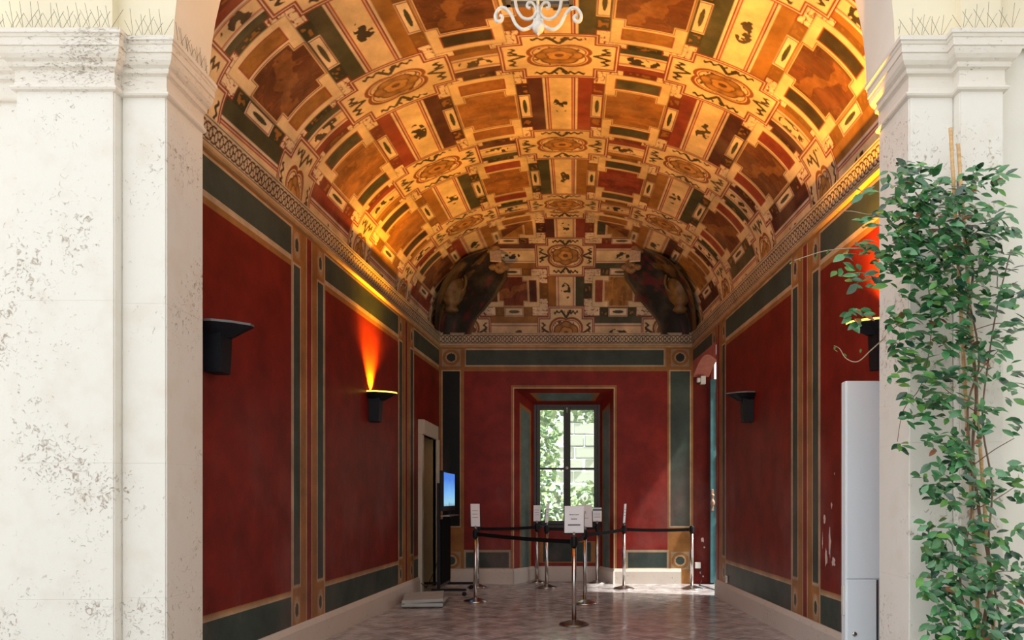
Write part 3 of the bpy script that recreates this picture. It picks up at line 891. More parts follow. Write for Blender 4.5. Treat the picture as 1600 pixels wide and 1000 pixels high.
# guilloche frieze under the vault
def frieze(name, p0, p1, nrm, length_scale):
    L = (Vector(p1) - Vector(p0)).length
    nu = int(L / .009); nv = 26
    U, V = np.meshgrid(np.linspace(0, L, nu), np.linspace(0, 1, nv))
    prof_o = .012 + .035 * V ** 1.5
    p0 = np.array(p0); d = (np.array(p1) - p0) / L; nn = np.array(nrm)
    P = p0 + d * U[..., None] + nn * prof_o[..., None]
    P[..., 2] = H(239.5) + (SPRING - H(239.5)) * V
    col = np.tile(CREAM * .75, (U.size, 1))
    u = U.ravel(); v = V.ravel()
    per = .14
    hh = (SPRING - H(239.5))
    vv = (v - .5) * hh
    dk = np.array((.06, .03, .015))
    for ph in (0, .5):
        uu = (u / per + ph) % 1.0 - .5
        r = np.hypot(uu * per, vv)
        col[np.abs(r - .056) < .0065] = dk
    uu = (u / per) % 1.0 - .5
    col[(np.hypot(uu * per, vv) < .011)] = dk
    uu = (u / per + .5) % 1.0 - .5
    col[(np.hypot(uu * per, vv) < .011)] = dk
    col[(v < .1) | (v > .93)] = CREAM * .8
    col[(v > .1) & (v < .14)] = dk; col[(v > .89) & (v < .93)] = dk
    o = grid_mesh(name, P, col.reshape(U.shape + (3,)), M_fresco, None)
    # lower fillet moulding
    return o
fr1 = frieze('trim_1', (XL(4.98 / D), 4.98, 0), (XL(1), D, 0), (1, 0, 0), 1)
fr2 = frieze('trim_2', (XR(4.98 / D), 4.98, 0), (XR(1), D, 0), (-1, 0, 0), 1)
fr3 = frieze('trim_3', (XL(1), D, 0), (XR(1), D, 0), (0, -1, 0), 1)
for o, w in ((fr1, 'left wall'), (fr2, 'right wall'), (fr3, 'end wall')):
    o['kind'] = 'structure'; o['label'] = 'painted interlaced ring frieze at the top of the ' + w
for p0, p1, n_, par in (((XL(4.98 / D), 4.98), (XL(1), D), (1, 0), fr1), ((XR(4.98 / D), 4.98), (XR(1), D), (-1, 0), fr2), ((XL(1), D), (XR(1), D), (0, -1), fr3)):
    mb = MB()
    z = H(238.6)
    for k_ in range(1):
        pr = [(0, z - .03), (.02, z - .026), (.03, z - .012), (.028, z + .006), (.012, z + .014), (0, z + .014)]
        vs = []
        for p in (p0, p1):
            for o_, zz in pr: vs.append((p[0] + n_[0] * o_, p[1] + n_[1] * o_, zz))
        n = len(pr)
        mb.add(vs, [(i, i + n, n + (i + 1) % n, (i + 1) % n) for i in range(n)])
    mb.build('moulding', plain('ochre_moulding', (0.42, 0.26, 0.12), 0.55, var=0.15), par)

# doorway in the left wall
door = empty('door_1', (XL(11.29 / D), 11.29, 0)); door['kind'] = 'structure'
door['label'] = 'doorway with pale stone surround near the corner of the left wall'
ox = XL(11.29 / D)
def loc(o): o.location = -Vector(door.location); return o
mb = MB()
xw = XL(10.86 / D) - .02
zt = H(90)
mb.bbox(xw - .02, xw + .075, 10.74, 10.87, -.01, zt + .0, .008); loc(mb.build('jamb_stone', M_doorstone, door))
mb = MB(); xe = XL(11.8 / D) - .02
mb.bbox(xe - .02, xe + .075, 11.71, 11.84, -.01, zt, .008); loc(mb.build('jamb_stone', M_doorstone, door))
mb = MB(); mb.bbox(XL(11.3 / D) - .045, XL(11.3 / D) + .062, 10.74, 11.84, zt, zt + .22, .008); loc(mb.build('lintel', M_doorstone, door))
mb = MB(); mb.box(-2.75, -2.25, 11.71, 11.75, -.01, zt); mb.box(-2.75, -2.335, 10.83, 10.86, -.01, zt); mb.box(-2.75, -2.26, 10.83, 11.75, zt, zt + .03)
loc(mb.build('reveal', M_tan, door))
mb = MB(); mb.bbox(-2.72, -2.68, 10.86, 11.71, 0, zt, .004)
for y0, y1 in ((10.93, 11.24), (11.33, 11.64)):
    for z0, z1 in ((.15, .95), (1.1, 2.2)): mb.bbox(-2.69, -2.665, y0, y1, z0, z1, .01)
loc(mb.build('door_leaf', M_tan, door))

# opening in the right wall next to the corner: thick red reveal, teal door leaf folded outwards
opn = empty('door_2', (XR(.9), 11.2, 0)); opn['kind'] = 'structure'
opn['label'] = 'tall arched side opening at the far end of the right wall'
def loc2(o): o.location = -Vector(opn.location); return o
xo = XR(10.5 / D)
mb = MB(); mb.box(xo + .001, xo + .24, 10.4, 10.5, -.01, 3.7); loc2(mb.build('reveal', M_redplaster, opn))
mb = MB()
N = 14
vs = []; 
for i in range(N + 1):
    t_ = i / N
    y = 10.5 + 1.5 * t_; z = 3.40 + .2 * math.sin(math.pi * t_)
    vs += [(XR(y / D) - .002, y, z), (XR(y / D) + .26, y, z), (XR(y / D) - .002, y, 3.66), (XR(y / D) + .26, y, 3.66)]
fs = []
for i in range(N):
    a = i * 4; b = a + 4
    fs += [(a, a + 1, b + 1, b), (a, b, b + 2, a + 2), (a + 1, a + 3, b + 3, b + 1)]
mb.add(vs, fs); loc2(mb.build('arch_soffit', plain('pink_plaster', (0.5, 0.14, 0.12), 0.6, var=0.15), opn))
dr = MB(); xd = 183 / K + .255
dr.bbox(xd + .01, xd + .75, 11.90, 11.945, .02, 3.35, .006)
for z0, z1 in ((.2, 1.0), (1.15, 2.1), (2.25, 3.2)): dr.bbox(xd + .1, xd + .66, 11.888, 11.90, z0, z1, .006)
do = loc2(dr.build('door_leaf', M_teal, opn))
mb = MB(); mb.bbox(xd + .02, xd + .06, 11.87, 11.9, 1.2, 1.55, .006); mb.sphere((xd + .04, 11.86, 1.45), .03); mb.sphere((xd + .04, 11.86, 1.33), .038, sc=(1, 1, 1.6))
mb.build('latch', plain('latch_brown', (0.42, 0.25, 0.18), 0.5, var=0.35, scale=30), do)

# ------------------------------------------------------------------ entrance arch: piers, capitals, arch wall
Y_REC, Y_PIL, Y_STR, Y_BACK = 4.62, 4.488, 4.56, Y_IN
CAP0, CAP1 = 3.905, 4.235
def offset_path(path, d):
    """offset an open plan polyline to its right-hand side (towards the viewer), mitred"""
    pts = [Vector(p) for p in path]; out = []
    for i, p in enumerate(pts):
        ns = []
        if i > 0: e = (p - pts[i - 1]).normalized(); ns.append(Vector((e.y, -e.x)))
        if i < len(pts) - 1: e = (pts[i + 1] - p).normalized(); ns.append(Vector((e.y, -e.x)))
        if len(ns) == 1: n = ns[0]
        else:
            n = (ns[0] + ns[1]); n = n / max(n.dot(ns[0]), .2)
        out.append(p + n * d)
    return out
def sweep(name, path, prof, mat, parent):
    mb = MB(); n = len(path); vs = []
    for d, z in prof:
        for p in offset_path(path, d): vs.append((p.x, p.y, z))
    fs = []
    for i in range(len(prof) - 1):
        for k_ in range(n - 1):
            fs.append((i * n + k_, i * n + k_ + 1, (i + 1) * n + k_ + 1, (i + 1) * n + k_))
    mb.add(vs, fs)
    return mb.build(name, mat, parent)
CAPPROF = [(-.02, CAP0 - .004), (.006, CAP0), (.02, CAP0 + .004), (.026, CAP0 + .014), (.022, CAP0 + .026), (.008, CAP0 + .03), (.006, CAP0 + .05), (.004, CAP0 + .06),
           (.004, CAP0 + .128), (.014, CAP0 + .134), (.026, CAP0 + .138), (.03, CAP0 + .15), (.03, CAP0 + .165), (.034, CAP0 + .168), (.05, CAP0 + .178), (.064, CAP0 + .198), (.071, CAP0 + .222), (.072, CAP0 + .236),
           (.08, CAP0 + .238), (.08, CAP0 + .282), (.086, CAP0 + .286), (.09, CAP0 + .30), (.098, CAP0 + .304), (.098, CAP1), (-.06, CAP1 + .004)]
XJL, XJR = -2.56, 2.08
pathL = [(-7.0, Y_REC), (-3.445, Y_REC), (-3.445, Y_PIL), (-2.84, Y_PIL), (-2.84, Y_STR), (XJL, Y_STR), (XJL, Y_BACK - .03), (XJL - .3, Y_BACK - .03)]
pathR = [(XJR + .3, Y_BACK - .03), (XJR, Y_BACK - .03), (XJR, Y_STR), (2.36, Y_STR), (2.36, Y_PIL), (2.632, Y_PIL), (2.632, Y_REC), (7.0, Y_REC)]

piers = []
for side, path in (('left', pathL), ('right', pathR)):
    p = empty('pier', (path[4][0], path[4][1], 0)); p['kind'] = 'structure'
    p['label'] = '%s travertine pier of the entrance arch with moulded capital' % ('broad white' if side == 'left' else 'narrow white, vine-covered')
    piers.append(p)
    def off(o): o.location = -Vector(p.location); return o
    if side == 'left':
        cuts = [(-.02, .78), (.78, 1.62), (1.62, 2.62), (2.62, CAP0)]
        blocks = [[(-7, Y_REC), (-3.445, Y_REC), (-3.445, Y_BACK - .03), (-7, Y_BACK - .03)],
                  [(-3.445, Y_PIL), (-2.84, Y_PIL), (-2.84, Y_BACK - .04), (-3.445, Y_BACK - .04)],
                  [(-2.84, Y_STR), (XJL, Y_STR), (XJL, Y_BACK - .03), (-2.84, Y_BACK - .03)]]
    else:
        cuts = [(-.02, .9), (.9, 1.75), (1.75, 2.9), (2.9, CAP0)]
        blocks = [[(XJR, Y_STR), (2.36, Y_STR), (2.36, Y_BACK - .03), (XJR, Y_BACK - .03)],
                  [(2.36, Y_PIL), (2.632, Y_PIL), (2.632, Y_BACK - .04), (2.36, Y_BACK - .04)],
                  [(2.632, Y_REC), (7, Y_REC), (7, Y_BACK - .03), (2.632, Y_BACK - .03)]]
    for bi, poly in enumerate(blocks):
        wallpart = (side == 'left' and bi == 0) or (side == 'right' and bi == 2)
        for ci, (z0, z1) in enumerate([(-.02, CAP0)] if wallpart else cuts):
            bm = bmesh.new()
            vs = [bm.verts.new((q[0], q[1], z0 + .0004)) for q in poly]
            ft = bm.faces.new(vs)
            r = bmesh.ops.extrude_face_region(bm, geom=[ft])
            bmesh.ops.translate(bm, verts=[g for g in r['geom'] if isinstance(g, bmesh.types.BMVert)], vec=(0, 0, z1 - z0 - .0008))
            bmesh.ops.recalc_face_normals(bm, faces=bm.faces)
            bmesh.ops.bevel(bm, geom=[e for e in bm.edges if abs(e.verts[0].co.z - e.verts[1].co.z) > .1], offset=.008, segments=2, affect='EDGES')
            me = bpy.data.meshes.new('stone_block'); bm.to_mesh(me); bm.free()
            me.materials.append(M_white_plaster if (wallpart and side == 'right') else M_trav)
            off(link('plaster_wall' if wallpart else 'stone_block', me, p))
    off(sweep('capital', path[:-1] if side == 'left' else path[1:-1] + [(2.632, Y_BACK - .1)], CAPPROF, M_travcap, p))

# arch wall above the capitals
ARC_C, ARC_R, ARC_Z = -.262, 2.256, CAP1
aw = MB()
NSEG = 48
pts = [(ARC_C + ARC_R * math.cos(math.pi * i / NSEG), ARC_Z + ARC_R * math.sin(math.pi * i / NSEG)) for i in range(NSEG + 1)]   # right to left
def arch_face(y, rev):
    vs = []; fs = []
    for (x, z) in pts:
        vs.append((x, y, z)); 
        a = math.atan2(z - ARC_Z, x - ARC_C)
        vs.append((x, y, 8.2))
    for i in range(NSEG):
        q = (2 * i, 2 * i + 1, 2 * i + 3, 2 * i + 2)
        fs.append(q if rev else q[::-1])
    return vs, fs
for y, rev in ((Y_STR + .005, False), (Y_BACK - .03, True)):
    vs, fs = arch_face(y, rev); aw.add(vs, fs)
    for xa, xb in ((-7, pts[-1][0]), (pts[0][0], 7)):
        q = [(xa, y, ARC_Z - .02), (xb, y, ARC_Z - .02), (xb, y, 8.2), (xa, y, 8.2)]
        aw.add(q, [(0, 1, 2, 3) if not rev else (3, 2, 1, 0)])
wall_front = aw.build('wall_front', M_plaster); wall_front['kind'] = 'structure'
wall_front['label'] = 'cream plaster wall above the entrance arch'
so = MB(); vs = []; fs = []
for (x, z) in pts: vs += [(x, Y_STR + .005, z), (x, Y_BACK - .03, z)]
for i in range(NSEG): fs.append((2 * i, 2 * i + 1, 2 * i + 3, 2 * i + 2))
so.add(vs, fs, 0, True); so.build('arch_soffit', M_white_plaster, wall_front)
up = MB(); up.box(-3.43, -2.86, Y_PIL + .012, Y_STR + .01, CAP1 - .01, 8.2); up.build('upper_pilaster', M_plaster, wall_front)
up = MB(); up.box(2.375, 2.62, Y_PIL + .012, Y_STR + .01, CAP1 - .01, 8.2); up.build('upper_pilaster', M_plaster, wall_front)
up = MB(); up.box(2.64, 7, Y_REC - .02, Y_STR + .07, -.02, 8.2); up.build('upper_wall', M_white_plaster, wall_front)
# closing masonry between arch wall and vault, and outer shell that keeps the sky out
cl = MB()
cl.box(-3.2, -2.62, Y_BACK - .04, Y_BACK - .01, -.02, 4.1)
cl.box(XR(Y_IN / D) - .02, 3.1, Y_BACK - .04, Y_BACK - .01, -.02, 4.1)
cl.build('inner_return', M_redplaster, wall_front)
sh = MB(); sh.box(-3.35, 2.65, Y_BACK - .02, 12.6, 8.15, 8.3); sh.box(-3.35, -3.25, Y_BACK, 12.6, 0, 8.2); sh.box(2.55, 2.65, Y_BACK, 10.42, 0, 8.2); sh.box(2.46, 2.65, 10.42, 12.6, 3.66, 8.2)
sh.box(-3.3, 2.65, 12.5, 12.6, 4.4, 8.2); sh.box(-3.3, XL(1) + .0, 12.3, 12.55, 0, 4.4)
sh.build('roof_shell', M_redplaster, wall_front)
# narrow plaster strip that closes the gap beside the window wall
cb = MB(); cb.box(183 / K + .29, 183 / K + .35, 12.02, 12.56, 0, 4.5); cb.build('corner_masonry', M_redplaster, wall_front)

# wing added out of view, tall enough to keep the sun off the piers
wg = MB(); wg.box(4.6, 11, -14, 4.3, -.1, 17.5); blocker = wg.build('wall_sun_blocker', M_white_plaster); blocker['kind'] = 'structure'
blocker['label'] = 'pale plastered wing added unseen beside the courtyard to keep sun off the piers'
# ------------------------------------------------------------------ garden behind the window
gy = MB(); gy.box(-12, 12, 12.6, 40, -.3, -.05); gy.box(3.3, 14, 4.4, 12.6, -.3, -.03); gd = gy.build('ground', plain('garden_soil', (0.25, 0.3, 0.15), 0.9, var=0.3)); gd['kind'] = 'structure'
gw = empty('garden_wall', (1.2, 18.0, 0)); gw['label'] = 'pale stone garden wall seen through the right window panes'; gw['category'] = 'wall'
for r_ in range(14):
    mbs = []
    for c_ in range(8):
        w_ = .55
        x0 = -.6 + c_ * w_ + (.27 if r_ % 2 else 0) + random.uniform(-.04, .04)
        mb = MB(); mb.bbox(x0 - 1.2, x0 - 1.2 + w_ - .03, random.uniform(-.04, .03), .35, r_ * .3, r_ * .3 + .275, .02)
        mb.build('stone', M_outwall, gw)
def leaf_quads(center, n, size, spread, seed):
    rg = random.Random(seed); mb = MB()
    for i in range(n):
        while True:
            q = Vector((rg.uniform(-1, 1), rg.uniform(-1, 1), rg.uniform(-1, 1)))
            if q.length < 1: break
        p = Vector(center) + Vector((q.x * spread[0], q.y * spread[1], q.z * spread[2]))
        d = Vector((rg.uniform(-1, 1), rg.uniform(-1, .3), rg.uniform(-.9, .5))).normalized()
        sd = d.cross(Vector((rg.uniform(-1, 1), rg.uniform(-1, 1), rg.uniform(-1, 1)))).normalized()
        L = size * rg.uniform(.6, 1.3); w = L * .3
        up_ = d.cross(sd) * L * .08
        mb.add([p, p + d * L * .5 + sd * w + up_, p + d * L, p + d * L * .5 - sd * w + up_], [(0, 1, 2, 3)], rg.choice((0, 0, 1, 1, 1, 2)))
    return mb
trees = [((-1.15, 15.6, 2.6), (.85, .7, 2.3), 2600, 'leafy pale green garden tree behind the left window panes', .17),
         ((.55, 16.6, 4.0), (1.0, .6, 1.0), 900, 'pale green branch crown behind the upper right window pane', .17),
         ((.1, 14.5, .75), (.75, .35, 1.05), 900, 'low pale green bush at the foot of the window', .16),
         ((-2.9, 17.5, 2.4), (1.2, .8, 2.4), 900, 'garden tree with pale leaves standing left of the window view', .18)]
for i, (c_, sp_, n_, lb, sz) in enumerate(trees):
    tr = empty('garden_tree' if i != 2 else 'garden_bush', (c_[0], c_[1], -.05)); tag(tr, lb, 'tree' if i != 2 else 'bush')
    o = leaf_quads((0, 0, c_[2] + .05), n_, sz, sp_, 50 + i).build('foliage', M_out, tr); o['kind'] = 'stuff'
    mb = MB(); mb.tube([(0, 0, 0), (.04, .02, c_[2] * .5), (-.03, 0, c_[2] + .4)], [.09, .07, .03]); mb.build('trunk', M_trunk, tr)

# ------------------------------------------------------------------ corner ornaments at the hips
def corner_ornament(side, label):
    root = empty('corner_ornament', (0, 0, 0)); root.parent = ceiling; tag(root, label)
    xc = XL(1) if side < 0 else XR(1)
    cx0 = (XL(Y0 / D) + XR(Y0 / D)) / 2
    gk = np.linspace(-.0, .44, 40)
    W = np.interp(gk, [0, .05, .1, .2, .28, .34, .40, .44], [.50, .66, .74, .71, .58, .40, .22, .11])
    wv = np.linspace(-1, 1, 60)
    G, Wv = np.meshgrid(gk, wv, indexing='ij')
    Wd = np.interp(G, gk, W)
    u = 1 - G
    yb = Y0 + (D - Y0) * u
    sN_ = yb / D
    c_ = (XL(sN_) + XR(sN_)) / 2; h_ = (XR(sN_) - XL(sN_)) / 2
    px = c_ + side * h_ * u; py = yb.copy(); pz = SPRING + RISE * np.sqrt(np.clip(1 - u ** 2, 0, 1))
    on_b = Wv < 0
    y = np.where(on_b, py + Wv * Wd, py)
    x = np.where(on_b, px, px - side * np.abs(Wv) * Wd)
    # pull the fold into the room so that the piece bulges like a hanging cloth
    push = .05 + .11 * (1 - np.abs(Wv)) * sm(0, .1, G) * sm(.5, .2, G) + .02 * np.sin(Wv * 9 + G * 20)
    x = x - side * push * .7; y = y - push * .7; z = pz - .03
    g_ = G.ravel(); w_ = Wv.ravel()
    n1 = fbm(g_ * 14, w_ * 3, 5 + side, 4); n2 = fbm(g_ * 22 + 3, w_ * 5, 40 + side, 3)
    col = np.array((.018, .013, .009)) * (.5 + 1.2 * n1)[:, None]
    red = (n2 > .60) & (np.abs(w_) < .9); col[red] = np.array((.10, .012, .012)) * (.5 + n1[red])[:, None]
    gold = (n1 > .56) & (w_ < .1); col[gold] = np.array((.14, .075, .02)) * (.4 + n2[gold])[:, None]
    rim = (np.abs(w_) > .93); col[rim] = np.array((.09, .055, .02))
    o = grid_mesh('painted_shell', np.stack([x, y, z], -1), col.reshape(G.shape + (3,)), M_fresco, root, flip=side < 0)
    def pt(g, w):
        Wd_ = float(np.interp(g, gk, W)); uu = 1 - g; yy = Y0 + (D - Y0) * uu; s_ = yy / D
        cc = (XL(s_) + XR(s_)) / 2; hh = (XR(s_) - XL(s_)) / 2
        X = cc + side * hh * uu; Z = SPRING + RISE * math.sqrt(max(0, 1 - uu * uu)) - .03
        Y_ = yy
        if w < 0: Y_ += w * Wd_
        else: X -= side * w * Wd_
        pu_ = .05 + .11 * (1 - abs(w)) * float(sm(0, .1, g)) * float(sm(.5, .2, g))
        return Vector((X - side * pu_ * .7, Y_ - pu_ * .7, Z))
    gold_m = plain('dull_gold_paint', (0.15, 0.085, 0.026), 0.5, var=0.5, scale=9)
    tan_m = plain('tan_scroll_paint', (0.22, 0.13, 0.055), 0.6, var=0.3, scale=14)
    # round urn seated in the shell
    c0 = pt(.10, -.3)
    mb = MB(); mb.lathe([(.06, -.3), (.1, -.27), (.07, -.22), (.15, -.12), (.2, .0), (.19, .1), (.12, .2), (.08, .24), (.11, .28), (.1, .3)], (c0.x - side * .0, c0.y, c0.z + .05), 20); mb.v = [(c0.x + (p[0] - c0.x) * 1.2, c0.y + (p[1] - c0.y) * 1.2, c0.z + .04 + (p[2] - c0.z - .05) * 1.2) for p in mb.v]
    ur = mb.build('urn', gold_m, root)
    for sg in (1,):
        pts_ = []
        for i in range(26):
            t_ = i / 25 * math.pi * 2.4
            r_ = .13 * (1 - .55 * i / 25)
            pts_.append((c0.x - side * (.16 + r_ * math.sin(t_) * .8), c0.y - .12, c0.z + .12 + r_ * math.cos(t_) * 1.3))
        mb = MB(); mb.tube(pts_, [.026 - .014 * i / 25 for i in range(26)], 8); mb.build('scroll_handle', gold_m, root)
    # cartouche with two rolled ends at the top
    c1 = pt(.40, .3)
    ax = Vector((-side * .35, -.55, .5)).normalized()
    dirx = Vector((side * -.5, .1, -.0))
    top = Vector((c1.x - side * .02, c1.y - .06, c1.z + .10)); bot = Vector((c1.x - side * .16, c1.y - .05, c1.z - .20))
    for e_ in (top, bot):
        pts_ = []
        for i in range(20):
            t_ = i / 19 * math.pi * 3
            r_ = .075 * (1 - .75 * i / 19)
            pts_.append((e_.x + r_ * math.sin(t_) * -side, e_.y, e_.z + r_ * math.cos(t_)))
        mb = MB(); mb.tube(pts_, [.05 - .02 * i / 19 for i in range(20)], 10)
        for q in (-1, 1): mb.sphere((e_.x + q * .09, e_.y, e_.z), .055, sc=(1.3, 1, .9))
        mb.build('rolled_scroll', tan_m, root)
    cc = (top + bot) / 2
    mb = MB()
    mb.bbox(-.085, .085, -.012, .012, -.11, .11, .006); q = mb.build('cartouche', plain('pale_cartouche', (0.52, 0.42, 0.33), 0.6, var=0.25, scale=30), root)
    q.location = (cc.x - side * .02, cc.y - .05, cc.z); q.rotation_euler = (math.radians(-25), 0, math.radians(-side * 12))
    return root
corner_ornament(-1, 'dark painted shell and urn in the vault corner above the doorway')
corner_ornament(1, 'dark red painted shell in the vault corner above the side opening')

# ------------------------------------------------------------------ wall lamps
def sconce(s, side, z, lit, label):
    X = XL(s) if side < 0 else XR(s)
    o = empty('wall_lamp', (X, s * D, z), 0 if side < 0 else math.pi)
    tag(o, label, 'lamp', 'black wall lamps')
    # tapering wall box
    mb = MB()
    z0, z1 = -.30, -.02
    a, b = .075, .085
    vs = [(0, -a, z0), (.118, -a, z0), (.118, a, z0), (0, a, z0), (0, -b, z1), (.128, -b, z1), (.128, b, z1), (0, b, z1)]
    mb.add(vs, [(0, 3, 2, 1), (4, 5, 6, 7), (0, 1, 5, 4), (1, 2, 6, 5), (2, 3, 7, 6), (3, 0, 4, 7)])
    mb.build('housing', M_lampblack, o)
    # shallow prow-shaped dish
    rim = [(.0, -.17), (.10, -.18), (.22, -.12), (.315, -.03), (.315, .03), (.22, .12), (.10, .18), (.0, .17)]
    n = len(rim)
    mb = MB()
    vs = [(x, y, .035) for x, y in rim] + [(x * .55, y * .42, -.045) for x, y in rim] + [(x * .93 + .005, y * .93, .035) for x, y in rim] + [(x * .5 + .01, y * .38, -.03) for x, y in rim]
    fs = [(i, n + i, n + (i + 1) % n, (i + 1) % n) for i in range(n)] + [list(range(n, 2 * n))]
    fs += [(i, (i + 1) % n, 2 * n + (i + 1) % n, 2 * n + i) for i in range(n)]
    mb.add(vs, fs); mb.build('dish', M_lampblack, o)
    mb = MB()
    mb.add(vs, [(2 * n + i, 2 * n + (i + 1) % n, 3 * n + (i + 1) % n, 3 * n + i) for i in range(n)] + [list(range(3 * n, 4 * n))[::-1]])
    mb.build('reflector', M_lampfoil if lit else M_greyiron, o)
    mb = MB(); mb.prism([(x * .98 + .003, y * .98) for x, y in rim], .036, .052)
    mb.build('diffuser', M_diffuser if lit else M_greyiron, o)
    mb = MB(); mb.tube([(.1, -.07, .005), (.1, .07, .005)], .014, 10)
    mb.build('bulb', M_bulb if lit else M_lampglass, o)
    if lit:
        ld = bpy.data.lights.new('lamp_glow', 'SPOT'); ld.shadow_soft_size = .03
        ld.spot_size = math.radians(122); ld.spot_blend = .8
        ld.energy = lit; ld.color = LAMP_ORANGE
        lo = bpy.data.objects.new('lamp_glow', ld); COL.objects.link(lo)
        lo.parent = o; lo.location = (.12, 0, .07)
        # the tube throws its light up to the vault, leaning out into the room
        lo.rotation_euler = (math.pi, math.radians(24), 0)
        lc = bpy.data.lights.new('lamp_core', 'SPOT'); lc.shadow_soft_size = .02; lc.spot_size = math.radians(84); lc.spot_blend = .7
        lc.energy = lit * (3.0 if side < 0 else .3); lc.color = LAMP_ORANGE
        lco = bpy.data.objects.new('lamp_core', lc); COL.objects.link(lco); lco.parent = o; lco.location = (.065, 0, .06); lco.rotation_euler = (math.pi, math.radians(-30), 0)
    return o
sconce(.437, -1, 2.60, 0, 'unlit black wall lamp peeping out behind the broad left pier')
sconce(.722, -1, 2.61, LAMP_POWER['left'], 'lit black wall lamp throwing an orange beam up the left wall')
sconce(.733, 1, 2.62, 0, 'unlit black wall lamp on the middle of the right wall')
sconce(.452, 1, 2.66, LAMP_POWER['right'], 'lit wall lamp with glowing yellow rim beside the vine')

# ------------------------------------------------------------------ rope barrier
def stanchion(px, py, label, sign=None, rz=0.0, dark=False, head=True):
    s = 133.0 / (py - 779)
    loc_ = Vector(((px - 900) * s / K, D * s, 0))
    o = empty('barrier_post', loc_, rz); tag(o, label, 'barrier post', 'steel barrier posts')
    mb = MB(); mb.lathe([(.165, 0), (.168, .008), (.16, .016), (.10, .034), (.05, .05), (.03, .056)], (0, 0, .001), 28)
    mb.build('base', M_darksteel if dark else M_chrome, o)
    mb = MB(); mb.lathe([(.026, .05), (.026, .88)], (0, 0, 0), 16); mb.build('post', M_chrome, o)
    mb = MB(); mb.lathe([(.032, .865), (.034, .875), (.034, .965), (.03, .975), (.012, .98)], (0, 0, 0), 16)
    for k_ in range(4):
        a = k_ * math.pi / 2
        mb.bbox(.030 * math.cos(a) - .012, .030 * math.cos(a) + .012, .030 * math.sin(a) - .012, .030 * math.sin(a) + .012, .885, .955, .003)
    mb.build('belt_head', M_black, o)
    if sign:
        w, h_, tilt, yaw, style = sign
        hd = MB(); hd.bbox(-.012, .012, -.012, .012, .97, 1.03, .003); hd.sphere((0, -.005, 1.0), .022, n=10); hd.build('sign_bracket', M_darksteel, o)
        sb = MB(); sb.bbox(-w / 2 - .008, w / 2 + .008, .003, .014, -.012, h_ * .72, .003); sb.bbox(-w / 2 - .008, w / 2 + .008, -.012, .012, -.014, -.002, .003)
        sgn = sb.build('sign_holder', M_black, o)
        sgn.location = (0, -.0, 1.02); sgn.rotation_euler = (math.radians(tilt), 0, math.radians(yaw))
        pb = MB(); pb.bbox(-w / 2, w / 2, -.003, .003, 0, h_, .001)
        pb.build('sheet', M_paper, sgn)
        ink = MB()
        def line(xc, zc, ww, hh, mi=0):
            # a line of small print: short strokes with gaps
            x = xc - ww / 2
            while x < xc + ww / 2 - .004:
                l_ = random.uniform(.008, .02)
                ink.box(x, min(x + l_, xc + ww / 2), -.0042, -.0032, zc - hh / 2, zc + hh / 2, mi); x += l_ + .004
        if style == 'front':
            line(0, h_ * .68, w * .5, .011); line(0, h_ * .52, w * .34, .011); ink.box(-w * .32, w * .32, -.0042, -.0032, h_ * .27, h_ * .27 + .016)
        elif style == 'header':
            ink.box(-w * .5, w * .5, -.0042, -.0032, h_ * .78, h_ * .92, 1)
            for q in (.6, .5, .4, .3): line(0, h_ * q, w * .7, .005)
        elif style == 'tan':
            ink.box(-.02, .02, -.0042, -.0032, h_ * .6, h_ * .72, 2); line(0, h_ * .4, w * .5, .006)
        else:
            for q in (.7, .55, .4): line(0, h_ * q, w * .6, .006)
        ink.build('print', [M_ink, M_inkblue, M_inktan], sgn)['kind'] = 'stuff'
    return o, loc_
posts = {}
def add_post(k_, *a, **kw):
    o, l_ = stanchion(*a, **kw); posts[k_] = l_
A4 = (.21, .297)
add_post('front', 897, 976, 'nearest barrier post, with white notice facing the entrance', sign=(.215, .30, 8, 3, 'front'), dark=True)
add_post('second', 914, 943, 'barrier post directly behind the nearest one, sign tilted', sign=(.20, .30, 6, -14, 'tan'), dark=False)
add_post('niche_r', 933, 911, 'barrier post under the right window casement, notice with dark header', sign=(.15, .23, 5, 0, 'header'))
add_post('mid_r', 975, 920, 'barrier post before the right green dado panel, sign seen almost edge-on', sign=(.21, .30, 4, 78, 'plain'))
add_post('right', 1081, 920, 'barrier post without sign at the right corner by the side opening')
add_post('mid_l', 854, 918, 'barrier post before the window, sign seen edge-on', sign=(.21, .30, 4, 80, 'plain'))
add_post('niche_l', 839, 909.5, 'barrier post in the left part of the window niche, narrow sign', sign=(.12, .27, 5, 8, 'plain'))
add_post('left', 743, 940, 'leftmost barrier post with pale blue sign', sign=(.125, .31, 5, -6, 'plain'))
add_post('left_back', 746, 917, 'barrier post hidden behind the leftmost one, only its base showing')

